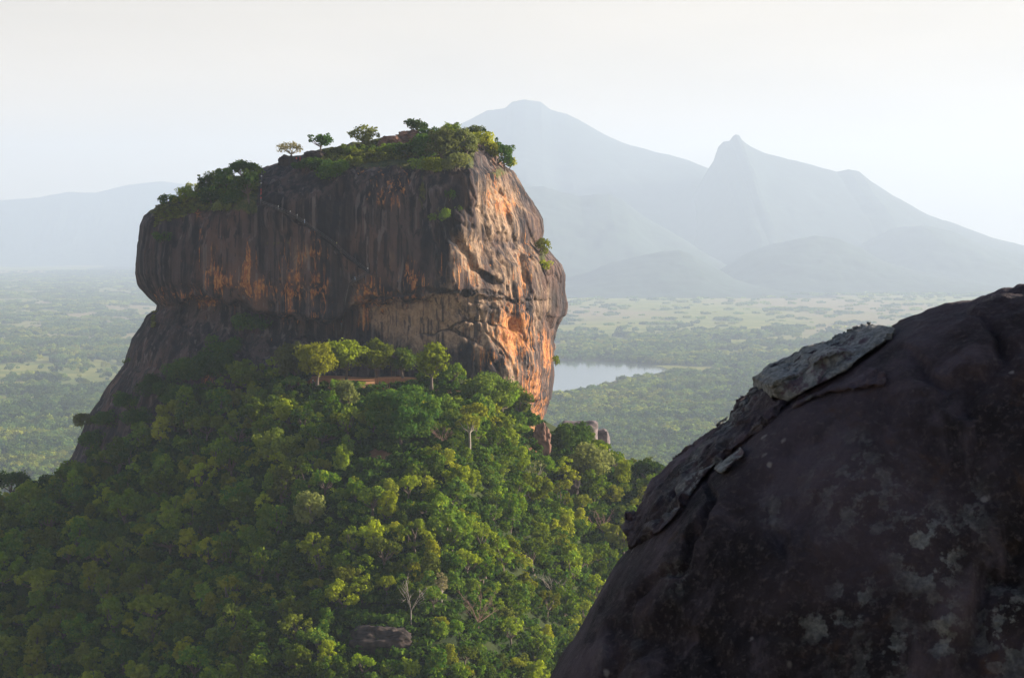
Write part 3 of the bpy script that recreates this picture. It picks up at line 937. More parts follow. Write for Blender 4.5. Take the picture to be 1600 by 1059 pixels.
def shrub(u, vb, hpx, wpx, label, leafm, seed, name="shrub", rock=True, group=None):
    p = on_rock(u, vb)[0] if rock else on_hill(u, vb)
    if p is None: p = Vector(unproj(u, vb, YC - 6))
    s = p.y / FPX
    Hh, W = hpx * s, wpx * s
    rg = np.random.default_rng(seed)
    n = max(5, int(W * 1.5))
    cs = [np.array([rg.uniform(-.5, .5) * W * .8, rg.uniform(-.4, .4) * W * .6, Hh * rg.uniform(.25, .7)]) for _ in range(n)]
    rs = [Hh * rg.uniform(.22, .38) for _ in range(n)]
    V, F, T = leaf_cloud(rg, cs, rs, 2.6, 0.32)
    t = thing(name, label, "shrub", p, 0, group)
    obj("foliage", np_mesh("shrub_foliage", V, F, leafm, False, {"tone": T}), t)
    st = [tube([(0, 0, -.6), c * .5 + [0, 0, .1], c], [.09, .06, .03], 4) for c in cs[:6]]
    obj("stem", np_mesh("shrub_stem", *join(st), M_BARK, True), t)
    return t
for a in [
    (262, 322, 20, 30, "small dark bush at the far left end of the summit", M_LEAF_DARK, 201),
    (290, 318, 16, 44, "low yellow green bush on the left shoulder of the summit", M_LEAF_YELLOW, 202),
    (302, 300, 16, 30, "pale thin bush on the left skyline of the summit beside the round dark tree", M_LEAF_GREY, 203),
    (365, 322, 30, 40, "dark bush hanging over the cliff rim below the left summit thicket", M_LEAF_DARK, 204),
    (345, 332, 20, 36, "grey green bush on the cliff just below the left thicket", M_LEAF_GREY, 205),
    (520, 282, 34, 50, "green creeper bush draped over the cliff rim below the small round summit tree", M_LEAF_DARK, 206),
    (490, 262, 18, 40, "dark bush on the rim left of the draped creeper", M_LEAF_DARK, 207),
    (580, 248, 16, 70, "long low green hedge of bushes along the summit rim", M_LEAF, 208),
    (640, 246, 26, 44, "dark green bush in front of the brown summit boulder", M_LEAF_DARK, 209),
    (750, 232, 30, 40, "bright yellow green bush on the summit corner", M_LEAF_YELLOW, 210),
    (768, 246, 24, 30, "sunlit yellow bush just below the summit corner bush", M_LEAF_YELLOW, 211),
    (796, 262, 18, 20, "small yellow green bush at the right rim below the dark trees", M_LEAF_YELLOW, 212),
    (652, 268, 24, 24, "bright green bush at the head of the dark gully in the cliff", M_LEAF, 213),
    (686, 345, 22, 30, "green bush growing in the middle of the cliff face", M_LEAF_BRIGHT, 214),
    (702, 312, 16, 16, "small dark bush on the cliff above the larger green bush", M_LEAF_DARK, 215),
    (716, 330, 10, 12, "tiny green tuft beside the larger cliff bush", M_LEAF_BRIGHT, 216),
    (846, 400, 30, 14, "bright yellow green creeper on the sunlit right edge of the rock", M_LEAF_YELLOW, 217),
    (853, 425, 22, 16, "yellow green tuft below the creeper on the right edge", M_LEAF_YELLOW, 218),
    (255, 378, 18, 30, "dark bush clinging to the left end of the cliff", M_LEAF_DARK, 219),
    (200, 570, 14, 20, "small yellow green bush on the rock's lower left outline", M_LEAF, 220),
    (128, 668, 26, 34, "grey green bush jutting out from the lowest left flank of the rock", M_LEAF_GREY, 221),
    (395, 520, 34, 60, "dark bush under the overhang above the left trees", M_LEAF_DARK, 222),
    (330, 590, 44, 70, "dark green thicket climbing the lower slab left of the tree row", M_LEAF_DARK, 223),
    (270, 632, 40, 70, "dark thicket at the foot of the left slab", M_LEAF_DARK, 224),
    (220, 668, 34, 60, "lowest dark thicket on the left slab", M_LEAF_DARK, 225),
    (560, 238, 14, 60, "low grassy bush on the summit below the lone grey green tree", M_LEAF_BRIGHT, 230),
    (612, 240, 18, 50, "green bush on the rim under the brown summit boulder", M_LEAF, 231),
    (675, 272, 30, 36, "green creeper hanging down the cliff under the dense summit trees", M_LEAF, 232),
    (712, 268, 34, 34, "olive creeper hanging over the cliff at the upper right corner", M_LEAF_GREY, 233),
    (545, 262, 20, 40, "green bush on the cliff rim right of the draped creeper", M_LEAF, 234),
    (740, 214, 20, 30, "sunlit bush crowning the right end of the summit", M_LEAF, 235),
    (703, 210, 20, 40, "bushy green crown on the summit skyline above the dense rim tree", M_LEAF, 236),
    (672, 214, 20, 36, "dark bush on the summit skyline right of the loose open tree", M_LEAF_DARK, 237),
    (790, 246, 22, 26, "dark bush on the right skyline above the lowest hanging tree", M_LEAF_DARK, 238),
    (300, 312, 22, 46, "leafy bush below the round dark tree on the left shoulder", M_LEAF, 239),
    (275, 318, 16, 30, "green bush between the far left bush and the yellow green one", M_LEAF, 240),
    (395, 278, 26, 30, "leafy bush on the skyline touching the metal stairway", M_LEAF, 241),
    (340, 290, 26, 36, "bushy crown on the skyline of the left thicket", M_LEAF, 242),
    (478, 268, 18, 50, "dark creeper on the cliff below the red figures", M_LEAF_DARK, 243),
    (170, 668, 30, 56, "dark thicket on the steep left slab just above the grey green jutting bush", M_LEAF_DARK, 244),
    (205, 640, 30, 56, "dark thicket climbing highest on the left flank slab", M_LEAF_DARK, 245),
    (250, 618, 40, 60, "dense dark thicket on the slab between the two lower left thickets", M_LEAF_DARK, 246),
    (290, 600, 44, 64, "dark leafy thicket on the slab left of the green thicket below the overhang", M_LEAF_DARK, 247),
    (300, 640, 44, 80, "broad dark thicket at the very base of the left slab", M_LEAF_DARK, 248),
    (350, 560, 40, 50, "dark thicket reaching up under the left part of the overhang", M_LEAF_DARK, 249),
    (150, 700, 30, 50, "dark thicket at the lower left end of the rock", M_LEAF_DARK, 250),
    (868, 570, 16, 8, "tiny green tuft on the orange right edge of the rock", M_LEAF_BRIGHT, 226),
]:
    shrub(*a)

# on the hill
special(500, 592, 64, 78, "tree", "leafy tree at the left end of the row along the sandy terrace", "tree", 'round', M_LEAF, None, 301, .15, 34, .15, off=-13)
special(545, 590, 70, 76, "tree", "broad bright topped tree second from the left in the row along the sandy terrace", "tree", 'round', M_LEAF, None, 302, .16, 36, .14, off=-13)
special(592, 589, 66, 66, "tree", "tall green tree in the middle of the row along the sandy terrace", "tree", 'round', M_LEAF, None, 303, .16, 30, .15, off=-13)
special(632, 588, 52, 52, "tree", "sunlit green tree second from the right in the row along the sandy terrace", "tree", 'round', M_LEAF_BRIGHT, None, 304, .2, 24, .15, off=-13)
special(676, 598, 68, 62, "tree", "tall tree at the right end of the row along the sandy terrace", "tree", 'tall', M_LEAF, None, 305, .15, 30, .15, off=-13)
special(710, 604, 40, 42, "tree", "small round tree beside the foot of the brown cliff", "tree", 'round', M_LEAF, None, 306, .15, 16, .17)
special(462, 602, 74, 76, "tree", "big grey green tree left of the sandy terrace", "tree", 'round', M_LEAF_GREY, None, 307, .12, 34, .15)
special(524, 612, 22, 26, "tree", "small dark tree in front of the left part of the sandy terrace", "tree", 'round', M_LEAF, None, 330, .1, 14, .17)
special(420, 600, 66, 64, "tree", "yellow topped tree two places left of the sandy terrace", "tree", 'round', M_LEAF, None, 308, .12, 28, .15)
special(628, 700, 105, 130, "tree", "huge rounded dark green tree directly below the sandy terrace", "tree", 'round', M_LEAF_DARK, None, 309, .10, 80, .115)
special(540, 652, 62, 52, "tree", "upright tree with visible trunks just below the left part of the terrace", "tree", 'tall', M_LEAF_GREY, None, 310, .25, 24, .16)
special(762, 648, 68, 100, "tree", "large glossy green tree in front of the brown cliff foot", "tree", 'round', M_LEAF_BRIGHT, None, 311, .1, 48, .13)
special(812, 655, 50, 50, "tree", "green tree leaning against the right foot of the cliff", "tree", 'round', M_LEAF, None, 312, .12, 22, .16)
special(733, 712, 68, 44, "pale_trunk_tree", "yellowish open tree with a tall pale bare trunk", "tree", 'umbrella', M_LEAF_YELLOW, M_BARK_PALE, 313, .5, 16, .15, hollow=.6, dens=1.3)
special(700, 652, 40, 50, "tree", "bright lime green low tree right of the sandy terrace", "tree", 'round', M_LEAF_BRIGHT, None, 314, .06, 18, .18)
special(893, 712, 62, 72, "tree", "dark rounded tree right of the orange soil patch", "tree", 'round', M_LEAF_DARK, None, 315, .1, 34, .15)
special(922, 752, 62, 80, "tree", "olive green wide crowned tree on the right slope below the dark rounded tree", "tree", 'round', M_LEAF_GREY, None, 316, .1, 38, .14)
special(1012, 764, 50, 66, "tree", "dark flat topped tree on the skyline just left of the dark boulder", "tree", 'umbrella', M_LEAF_DARK, None, 317, .2, 26, .14)
special(20, 790, 58, 62, "tree", "dark loose tree on the skyline at the left edge of the picture", "tree", 'umbrella', M_LEAF_DARK, None, 318, .3, 20, .14, hollow=.6)
special(72, 775, 36, 34, "tree", "small dark spiky tree on the skyline left of the rock's foot", "tree", 'tall', M_LEAF_DARK, None, 319, .3, 12, .16, hollow=.6)
special(838, 760, 50, 40, "tree", "grey half bare tree on the spur beside the gully", "tree", 'tall', M_LEAF_GREY, M_BARK_PALE, 320, .2, 12, .14, dens=.9, hollow=.6)
special(483, 830, 68, 66, "tree", "tall pale leaved tree catching sunlight in the middle of the slope", "tree", 'tall', M_LEAF_GREY, M_BARK_PALE, 321, .2, 26, .14)
special(690, 940, 50, 36, "tree", "straw coloured dying tree left of the reddish bare tree", "tree", 'tall', M_LEAF_PALE, M_BARK_PALE, 322, .2, 16, .16, dens=1.2)
special(340, 830, 40, 40, "tree", "bright lime tree lit in the dark left forest", "tree", 'round', M_LEAF_BRIGHT, None, 323, .2, 14, .16)
special(500, 748, 36, 36, "tree", "golden yellow leaved tree in the upper middle of the slope", "tree", 'round', M_LEAF_YELLOW, None, 324, .2, 14, .17)
special(40, 905, 26, 50, "tree", "flat bright green tree near the left edge of the dark slope", "tree", 'umbrella', M_LEAF_BRIGHT, None, 325, .3, 14, .15)

for a in [(508, 604, 11, 26, "low green bush at the foot of the short terrace wall", M_LEAF, 251), (560, 606, 12, 30, "low bush growing against the middle of the sandy terrace", M_LEAF_BRIGHT, 252),
          (596, 607, 10, 24, "small dark bush below the right terrace wall", M_LEAF_DARK, 253), (640, 606, 14, 28, "bushy clump at the right end of the sandy terrace", M_LEAF, 254)]:
    shrub(*a, rock=False)

def bare(u, vb, hpx, spread, label, mat, seed, **kw):
    p = on_hill(u, vb)
    h = hpx * p.y / FPX
    b, t = make_bare(seed, h, spread, mat, **kw)
    tr = thing("bare_tree", label, "tree", (p.x, p.y, p.z - .3))
    obj("branches", b, tr); obj("trunk", t, tr)
    SPECIAL.append((u, vb, hpx, hpx * spread * 1.2, p.y))
bare(748, 990, 64, 1.35, "leafless reddish brown tree with a wide spray of twigs low on the slope", M_TWIG, 401, n1=9)
bare(642, 975, 78, 0.55, "leafless pale tree with a straight whitish trunk beside the brown outcrop", M_BARK_PALE, 402, n1=5, n2=3, n3=2)
bare(690, 700, 36, 1.3, "small leafless grey pink tree below the terrace beside the huge dark tree", M_TWIG, 403, n1=7)
bare(862, 940, 48, 1.0, "leafless grey tree among green crowns low on the right slope", M_BARK_PALE, 404, n1=6, n2=4)
bare(372, 702, 34, 1.2, "leafless grey tree in the dark forest below the left slab", M_TWIG, 405, n1=7)
bare(940, 842, 46, 0.9, "leafless brownish tree on the right slope near the dark boulder", M_TWIG, 406, n1=7)

# -------- the rest of the hill forest
def scatter_hill():
    rg = np.random.default_rng(99)
    cand = []
    cell = {}
    def free(x, y, r):
        ix, iy = int(x // 8), int(y // 8)
        for a in (-1, 0, 1):
            for b in (-1, 0, 1):
                for (px, py, pr) in cell.get((ix + a, iy + b), ()):
                    if (px - x) ** 2 + (py - y) ** 2 < (0.5 * (pr + r)) ** 2: return False
        cell.setdefault((ix, iy), []).append((x, y, r))
        return True
    for _ in range(26000):
        y = rg.uniform(640, 935); x = rg.uniform(-0.215 * y, 75)
        z = float(hill(x, y))
        u, v = proj(x, y, z)
        if u < -40 or u > 1120 or v > 1120 or z < 4: continue
        bline = np.interp(v, [700, 765, 850, 990, 1060], [1130, 1050, 1000, 920, 880])
        if u > bline + 25: continue
        k = int(rg.integers(0, 8))
        c, t, w, h = PROTO[k]
        s = rg.uniform(0.55, 1.3)
        s *= np.interp(v, [600, 720, 900, 1060], [0.95, 0.92, 0.9, 0.94])
        if not free(x, y, w * s * 0.66): continue
        q = tree_ok(x, y, z, w * s, h * s)
        if q <= 0: continue
        s *= q
        bad = False
        for (su, sv, sh, sw, sy) in SPECIAL:
            if sy > y - 3 and sy - y < 28:
                tv = v - h * s * FPX / y
                if abs(u - su) < sw * .42 and tv < sv - sh * .55 and v > sv - sh * .5: bad = True; break
            if sy < 880 and abs(y - sy) < 4 and abs(u - su) < sw * .4: bad = True; break
        if bad: continue
        if rock_inside(x, y): continue
        cand.append((x, y, z, k, s, rg.uniform(0, 6.28), w * s / y, v))
    return cand
CAND = scatter_hill()
CAND.sort(key=lambda c: -c[6])
vis = [c for c in CAND if c[7] < 1075]
chosen = vis[:268]
ids = set(id(c) for c in chosen)
KIND_LABEL = ["rounded leafy tree in the closed forest on the hill slope", "broad flat crowned tree in the closed forest on the hill slope",
              "tall narrow crowned tree in the closed forest on the hill slope", "loose open crowned tree in the closed forest on the hill slope",
              "large billowing tree in the closed forest on the hill slope", "small umbrella crowned tree in the closed forest on the hill slope",
              "small bushy tree in the closed forest on the hill slope", "slender pale trunked tree in the closed forest on the hill slope"]
for (x, y, z, k, s, rz, _, v) in chosen:
    c, t, w, h = PROTO[k]
    place_tree("forest_tree", KIND_LABEL[k], "tree", (x, y, z), c, t, s, rz, KIND_LABEL[k].split(" in the")[0].replace("tree", "trees") + " of the hill forest")
REST = [c for c in CAND if id(c) not in ids]
print("hill trees", len(CAND), "things", len(chosen), "stuff", len(REST))

# ---- one stuff object = points + geometry nodes
def stuff(name, label, protos, pts, rots, scls, idxs):
    col = bpy.data.collections.new(name + "_source")
    for i, me in enumerate(protos):
        o = bpy.data.objects.new("source_%02d" % i, me)
        col.objects.link(o)
    me = bpy.data.meshes.new(name)
    me.vertices.add(len(pts))
    me.vertices.foreach_set("co", np.ascontiguousarray(pts, np.float32).ravel())
    for nm, typ, dat in (("rot", 'FLOAT', rots), ("scl", 'FLOAT', scls), ("idx", 'INT', idxs)):
        a = me.attributes.new(nm, typ, 'POINT')
        a.data.foreach_set("value", np.ascontiguousarray(dat, np.int32 if typ == 'INT' else np.float32))
    o = obj(name, me)
    ng = bpy.data.node_groups.new(name, 'GeometryNodeTree')
    ng.interface.new_socket("Geometry", in_out='INPUT', socket_type='NodeSocketGeometry')
    ng.interface.new_socket("Geometry", in_out='OUTPUT', socket_type='NodeSocketGeometry')
    N = ng.nodes.new; L = ng.links.new
    gi, go = N("NodeGroupInput"), N("NodeGroupOutput")
    iop = N("GeometryNodeInstanceOnPoints")
    ci = N("GeometryNodeCollectionInfo")
    ci.inputs["Collection"].default_value = col
    ci.inputs["Separate Children"].default_value = True
    ci.inputs["Reset Children"].default_value = True
    def at(nm, typ):
        n = N("GeometryNodeInputNamedAttribute"); n.data_type = typ; n.inputs["Name"].default_value = nm
        return n.outputs["Attribute"]
    cx = N("ShaderNodeCombineXYZ")
    L(at("rot", 'FLOAT'), cx.inputs[2])
    er = N("FunctionNodeEulerToRotation")
    L(cx.outputs[0], er.inputs[0])
    L(gi.outputs[0], iop.inputs["Points"])
    L(ci.outputs[0], iop.inputs["Instance"])
    iop.inputs["Pick Instance"].default_value = True
    L(at("idx", 'INT'), iop.inputs["Instance Index"])
    L(er.outputs[0], iop.inputs["Rotation"])
    L(at("scl", 'FLOAT'), iop.inputs["Scale"])
    L(iop.outputs[0], go.inputs[0])
    md = o.modifiers.new("instances", 'NODES')
    md.node_group = ng
    return tag(o, label, None, None, "stuff")

REST_A = np.array([c[:6] for c in REST])
stuff("hill_forest", "mass of smaller and farther trees filling the wooded hill slope", [p[0] for p in PROTO],
      REST_A[:, :3] - [0, 0, .3], REST_A[:, 5], REST_A[:, 4], REST_A[:, 3].astype(int))

# undergrowth over the whole slope
def undergrowth():
    rg = np.random.default_rng(5)
    protos = []
    for k in range(3):
        cs = [np.array([rg.uniform(-1.6, 1.6), rg.uniform(-1.6, 1.6), rg.uniform(.4, 1.3)]) for _ in range(7)]
        V, F, T = leaf_cloud(rg, cs, [rg.uniform(.6, 1.0) for _ in cs], 2.2, .36)
        protos.append(np_mesh("undergrowth", V, F, M_LEAF_DARK, False, {"tone": T}))
    n = 9000
    y = rg.uniform(650, 905, n); x = rg.uniform(-0.215 * y, 72)
    z = hill(x, y)
    u, v = proj(x, y, z)
    bl = np.interp(v, [700, 765, 850, 990, 1060], [1130, 1050, 1000, 920, 880])
    ok = (u > -30) & (u < bl + 30) & (v < 1110) & (z > 4)
    for (x0, x1, v0, v1) in [(478, 655, 584, 604), (574, 608, 704, 724), (832, 856, 668, 702)]:
        ok &= ~((u > x0) & (u < x1) & (v > v0) & (v < v1))
    lim = np.interp(u, VT[:, 0], VT[:, 1])
    ok &= v > lim + 12
    x, y, z = x[ok], y[ok], z[ok]
    stuff("undergrowth", "leafy undergrowth between the trees of the hill slope", protos, np.stack([x, y, z], -1), rg.uniform(0, 6.28, len(x)), rg.uniform(.8, 1.6, len(x)), rg.integers(0, 3, len(x)))
undergrowth()

# ---- the wooded plain
def plain_forest():
    rg = np.random.default_rng(12)
    protos = []
    for k in range(4):   # near: small whole crowns
        n = 9
        cs = [np.array([rg.uniform(-1, 1) * 3.2, rg.uniform(-1, 1) * 3.2, 2.9 + rg.uniform(-1, 1) * 1.6]) for _ in range(n)]
        V, F, T = leaf_cloud(rg, cs, [rg.uniform(1.0, 2.3) for _ in cs], 1.1, 0.6, flat=.8)
        protos.append(np_mesh("plain_crown", V, F, M_LEAF_FAR, False, {"tone": T}))
    for k in range(3):   # far: clumps of several crowns
        n = 9
        cs = [np.array([rg.uniform(-1, 1) * 7.5, rg.uniform(-1, 1) * 7.5, 2.0 + rg.uniform(-1, 1) * 1.0]) for _ in range(n)]
        V, F, T = leaf_cloud(rg, cs, [rg.uniform(2.0, 4.0) for _ in cs], 0.18, 1.5, flat=.55)
        protos.append(np_mesh("plain_clump", V, F, M_LEAF_FAR, False, {"tone": T}))
    P, Rr, S, I = [], [], [], []
    for (y0, y1, cellarea, far) in [(2700, 6800, 330, 0), (6800, 11500, 520, 0), (10500, 33500, 3000, 1)]:
        A = 0.27 * 2 / 2 * (y1 ** 2 - y0 ** 2)
        n = int(A / cellarea)
        y = np.sqrt(rg.uniform(y0 ** 2, y1 ** 2, n)); x = rg.uniform(-0.27, 0.27, n) * y
        u, v = proj(x, y, 0 * x)
        ok = (u < 285) | (u > 825)
        bl = np.interp(v, [380, 430, 520, 640, 765, 850], [1700, 1640, 1410, 1220, 1060, 1010])
        ok &= (u < bl + 60) | (u > 1560)
        ok &= ~((u > 825) & (v < 452))
        x, y, u, v = x[ok], y[ok], u[ok], v[ok]
        f = fieldness(x, y)
        dn = fbm(u / 30, v / 5, 0, 3, 44)
        keep = rg.random(len(x)) < np.where(f > 0.4, 0.03 + 0.10 * (dn > 0.25), np.clip(0.9 + 0.6 * dn, 0.3, 1))
        keep &= hill(x, y) < 3
        keep &= ~in_poly(x, y, SHORE)
        x, y = x[keep], y[keep]
        P.append(np.stack([x, y, 0 * x - .2], -1)); Rr.append(rg.uniform(0, 6.28, len(x)))
        S.append((2.64 if far else 2.9) * rg.uniform(.45, 1.5, len(x)))
        I.append(rg.integers(4, 7, len(x)) if far else rg.integers(0, 4, len(x)))
    P = np.concatenate(P)
    print("plain instances", len(P))
    stuff("plain_forest", "hazy woodland of countless trees covering the plain around the rock", protos, P, np.concatenate(Rr), np.concatenate(S), np.concatenate(I))
plain_forest()

# grass on the summit and rims
def summit_grass():
    rg = np.random.default_rng(3)
    protos = []
    for k in range(3):
        V, F, T = leaf_cloud(rg, [np.array([rg.uniform(-.8, .8), rg.uniform(-.8, .8), .2]) for _ in range(5)], [.5] * 5, 5, .22, 0.6)
        protos.append(np_mesh("grass_tuft", V, F, M_GRASS, False, {"tone": T}))
    P = []
    for _ in range(2600):
        if rg.random() < .7:
            u = rg.uniform(478, 745); vt = np.interp(u, LEFT[::-1, 0], LEFT[::-1, 1]); v = rg.uniform(vt, min(262, vt + 34))
        else:
            u = rg.uniform(238, 405); vt = np.interp(u, LEFT[::-1, 0][12:], LEFT[::-1, 1][12:]); v = rg.uniform(vt - 2, vt + 30)
        p, n = on_rock(u, v)
        if p is None or n.z < 0.12: continue
        P.append(tuple(p))
    P = np.array(P)
    stuff("grass", "short green grass along the summit rim of the rock", protos, P, rg.uniform(0, 6.28, len(P)), rg.uniform(.6, 1.2, len(P)), rg.integers(0, 3, len(P)))
summit_grass()

# ------------------------------------------------------------------ boulders and outcrops
def boulder(u, vb, wpx, hpx, name, label, mat, seed, rock=False, depth=0.7, back=0.0):
    p = on_rock(u, vb)[0] if rock else on_hill(u, vb)
    if p is None: p = Vector(unproj(u, vb, YC - 10))
    p.y += back
    s = p.y / FPX
    W, Hh = wpx * s, hpx * s
    n, k = 80, 48
    th = np.linspace(0, 2 * np.pi, n, endpoint=False)[None, :]
    ph = np.linspace(0.02, np.pi - 0.02, k)[:, None]
    d = np.stack([np.sin(ph) * np.cos(th), np.sin(ph) * np.sin(th), np.cos(ph) + 0 * th], -1)
    r = 1 + 0.5 * fbm(d[..., 0] * 1.5 + seed, d[..., 1] * 1.5, d[..., 2] * 1.5, 5, seed, .6)
    r = r - 0.10 * sstep(.8, 1, 1 - np.abs(fbm(d[..., 0] * 1.8, d[..., 1] * 1.8 + seed, d[..., 2] * 2.4, 3, seed + 2)))
    d = np.sign(d) * np.abs(d) ** 0.85
    V = d * r[..., None] * np.array([W / 2, W / 2 * depth, Hh * .95])
    o = obj(name, np_mesh(name, V.reshape(-1, 3), grid_faces(k, n, True), mat, True), None, (p.x, p.y, p.z))
    return tag(o, label, "rock")
M_OUT = plain_mat("outcrop_rock", (0.034, 0.024, 0.021), 0.9, 0.6, 0.5)
M_OUTR = plain_mat("red_outcrop_rock", (0.16, 0.085, 0.06), 0.9, 0.5, 0.5)
M_OUTG = plain_mat("grey_outcrop_rock", (0.15, 0.12, 0.12), 0.9, 0.5, 0.3)
boulder(612, 228, 46, 16, "boulder", "brown boulder on the summit right of the lone grey green tree", M_OUTR, 4, True)
boulder(642, 218, 50, 14, "boulder", "dark brown rock ridge on the summit below the loose open tree", M_OUTR, 5, True)
boulder(446, 258, 26, 16, "boulder", "dark pointed rock on the summit at the foot of the pale bare tree", M_OUT, 6, True)
boulder(490, 244, 34, 8, "boulder", "flat dark rock on the summit under the small round tree", M_OUT, 7, True)
boulder(598, 1002, 100, 24, "rock_outcrop", "wide dark brown rock outcrop bared in the forest low on the slope", M_OUT, 8)
boulder(884, 768, 44, 34, "rock_outcrop", "purple brown rock in the gully on the right slope", M_OUT, 9)
boulder(845, 705, 30, 44, "rock_outcrop", "orange rock at the right foot of the huge rock", M_OUTR, 10)

def far_outcrop(u, vb, wpx, hpx, y, label, seed, mat):
    q = unproj(u, vb, y)
    s = y / FPX
    n, k = 40, 24
    th = np.linspace(0, 2 * np.pi, n, endpoint=False)[None, :]
    ph = np.linspace(0.02, np.pi - 0.02, k)[:, None]
    d = np.stack([np.sin(ph) * np.cos(th), np.sin(ph) * np.sin(th), np.cos(ph) + 0 * th], -1)
    r = 1 + 0.3 * fbm(d[..., 0] * 1.5 + seed, d[..., 1] * 1.5, d[..., 2] * 1.5, 4, seed)
    d = np.sign(d) * np.abs(d) ** 0.6
    V = d * r[..., None] * np.array([wpx * s / 2, wpx * s / 2.5, hpx * s])
    V[..., 2] = np.where(V[..., 2] < 0, V[..., 2] * 6, V[..., 2])
    o = obj("rock_outcrop", np_mesh("rock_outcrop", V.reshape(-1, 3), grid_faces(k, n, True), mat, True), None, tuple(q))
    tag(o, label, "rock")
far_outcrop(905, 678, 60, 22, 1080, "pale flat topped rock outcrop behind the dark rounded tree on the right slope", 21, M_OUTG)
far_outcrop(938, 694, 26, 24, 1085, "purple grey rock outcrop at the right end of the pale flat topped outcrop", 22, M_OUTG)

# ------------------------------------------------------------------ sandy terrace wall
def terrace():
    m = NT("terrace_brick")
    br = m.n("ShaderNodeTexBrick")
    m.set(br.inputs["Vector"], m.pos((1, 1, 1)))
    br.inputs["Scale"].default_value = 1.2
    br.inputs["Color1"].default_value = (0.42, 0.19, 0.09, 1); br.inputs["Color2"].default_value = (0.33, 0.14, 0.07, 1)
    br.inputs["Mortar"].default_value = (0.25, 0.16, 0.1, 1)
    mat = m.bsdf(br.outputs[0], 0.9)
    for (u0, u1, v, hpx, lab) in [(484, 516, 599, 5, "short low brick wall at the left end of the sandy terrace"), (586, 648, 600, 7, "low brick wall along the right part of the sandy terrace"), (548, 600, 614, 6, "low reddish wall one step below the sandy terrace")]:
        a, b = on_hill(u0, v), on_hill(u1, v)
        L = (b - a).length; s = a.y / FPX; hh = hpx * s + .4
        bm = bmesh.new()
        nseg = 12
        prof = [(-.3, -.8), (.3, -.8), (.3, hh - .15), (.38, hh - .15), (.38, hh), (-.38, hh), (-.38, hh - .15), (-.3, hh - .15)]
        rows = []
        for i in range(nseg + 1):
            rows.append([bm.verts.new((L * i / nseg, p[0], p[1] + (0.06 * math.sin(i * 2.1) if p[1] > 0 else 0))) for p in prof])
        for i in range(nseg):
            for j in range(len(prof)):
                k = (j + 1) % len(prof)
                bm.faces.new((rows[i][j], rows[i][k], rows[i + 1][k], rows[i + 1][j]))
        bm.faces.new(rows[0][::-1]); bm.faces.new(rows[-1])
        bmesh.ops.recalc_face_normals(bm, faces=bm.faces)
        me = bpy.data.meshes.new("terrace_wall"); bm.to_mesh(me); bm.free(); me.materials.append(mat)
        o = obj("terrace_wall", me, None, a)
        o.rotation_euler = (0, 0, math.atan2(b.y - a.y, b.x - a.x))
        tag(o, lab, "wall")
terrace()

# ------------------------------------------------------------------ stairway and people
M_IRON = plain_mat("painted_iron", (0.10, 0.09, 0.09), 0.6)
M_RAIL = plain_mat("worn_steel", (0.24, 0.23, 0.22), 0.5)
M_STEP = plain_mat("stone_step", (0.055, 0.045, 0.042), 0.9)
def box_np(c, ax, ay, az):
    c, ax, ay, az = [np.asarray(q, float) for q in (c, ax, ay, az)]
    V = np.array([c + sx * ax + sy * ay + sz * az for sx in (-1, 1) for sy in (-1, 1) for sz in (-1, 1)])
    F = np.array([(0, 1, 3, 2), (4, 6, 7, 5), (0, 4, 5, 1), (2, 3, 7, 6), (0, 2, 6, 4), (1, 5, 7, 3)])
    return V, F
PATHPTS = {}
def stairway(name, label, uv, width, key, step):
    pts = []
    for u, v in uv:
        p, n = on_rock(u, v)
        if p is None: continue
        pts.append(np.array(p) + np.array([0, -width * .5, 0]))
    pts = np.array(pts)
    # keep the stair outside the wall all along
    dense, d = [], 0
    seg = np.linalg.norm(np.diff(pts, axis=0), axis=1); cum = np.concatenate([[0], np.cumsum(seg)])
    n = max(6, int(cum[-1] / step))
    tt = np.linspace(0, cum[-1], n)
    line = np.stack([np.interp(tt, cum, pts[:, i]) for i in range(3)], -1)
    PATHPTS[key] = line
    root = thing(name, label, "stairway", tuple(line[-1]))
    base = line[-1]
    tr, rails, posts, strg = [], [], [], []
    for i, p in enumerate(line):
        q = line[min(i + 1, n - 1)] - line[max(i - 1, 0)]
        q[2] = 0; L = np.linalg.norm(q)
        f = q / L if L > .02 else np.array([1.0, 0, 0])
        sd = np.array([-f[1], f[0], 0])
        if sd[1] > 0: sd = -sd
        tr.append(box_np(p - base, f * max(step * .6, .14), sd * width * .5, [0, 0, .06]))
        if i % 3 == 0 or i == n - 1:
            e = p + sd * width * .48
            posts.append(tube([e - base, e - base + [0, 0, 1.05]], [.045, .04], 5))
    off = np.array([0, -width * .48, 0])
    for hgt in (1.05, 0.55):
        rails.append(tube(line + off - base + [0, 0, hgt], [.03] * n, 5))
    for sgn in (-1, 1):
        strg.append(tube(line - base + [0, sgn * width * .42, -.15], [.10] * n, 4))
    obj("treads", np_mesh("treads", *join(tr), M_STEP), root)
    obj("handrail", np_mesh("handrail", *join(rails), M_RAIL), root)
    obj("railing_posts", np_mesh("railing_posts", *join(posts), M_IRON), root)
    obj("stringers", np_mesh("stringers", *join(strg), M_IRON), root)
stairway("iron_stairway", "steep narrow metal stairway climbing the dark cliff to the summit beside the left trees", [(409, 266), (408.6, 285), (408.2, 300), (408, 319)], 1.5, "iron", .22)
stairway("cliff_stairway", "long stepped path with a railing running diagonally down the dark cliff face", [(410, 319), (440, 330), (462, 340), (480, 352), (500, 366), (520, 380), (545, 402), (576, 426)], 1.6, "path", .35)
stairway("lower_stairway", "short stepped path under the overhang above the tree row", [(574, 428), (560, 436), (546, 444), (540, 470), (536, 500), (533, 516)], 1.4, "low", .35)

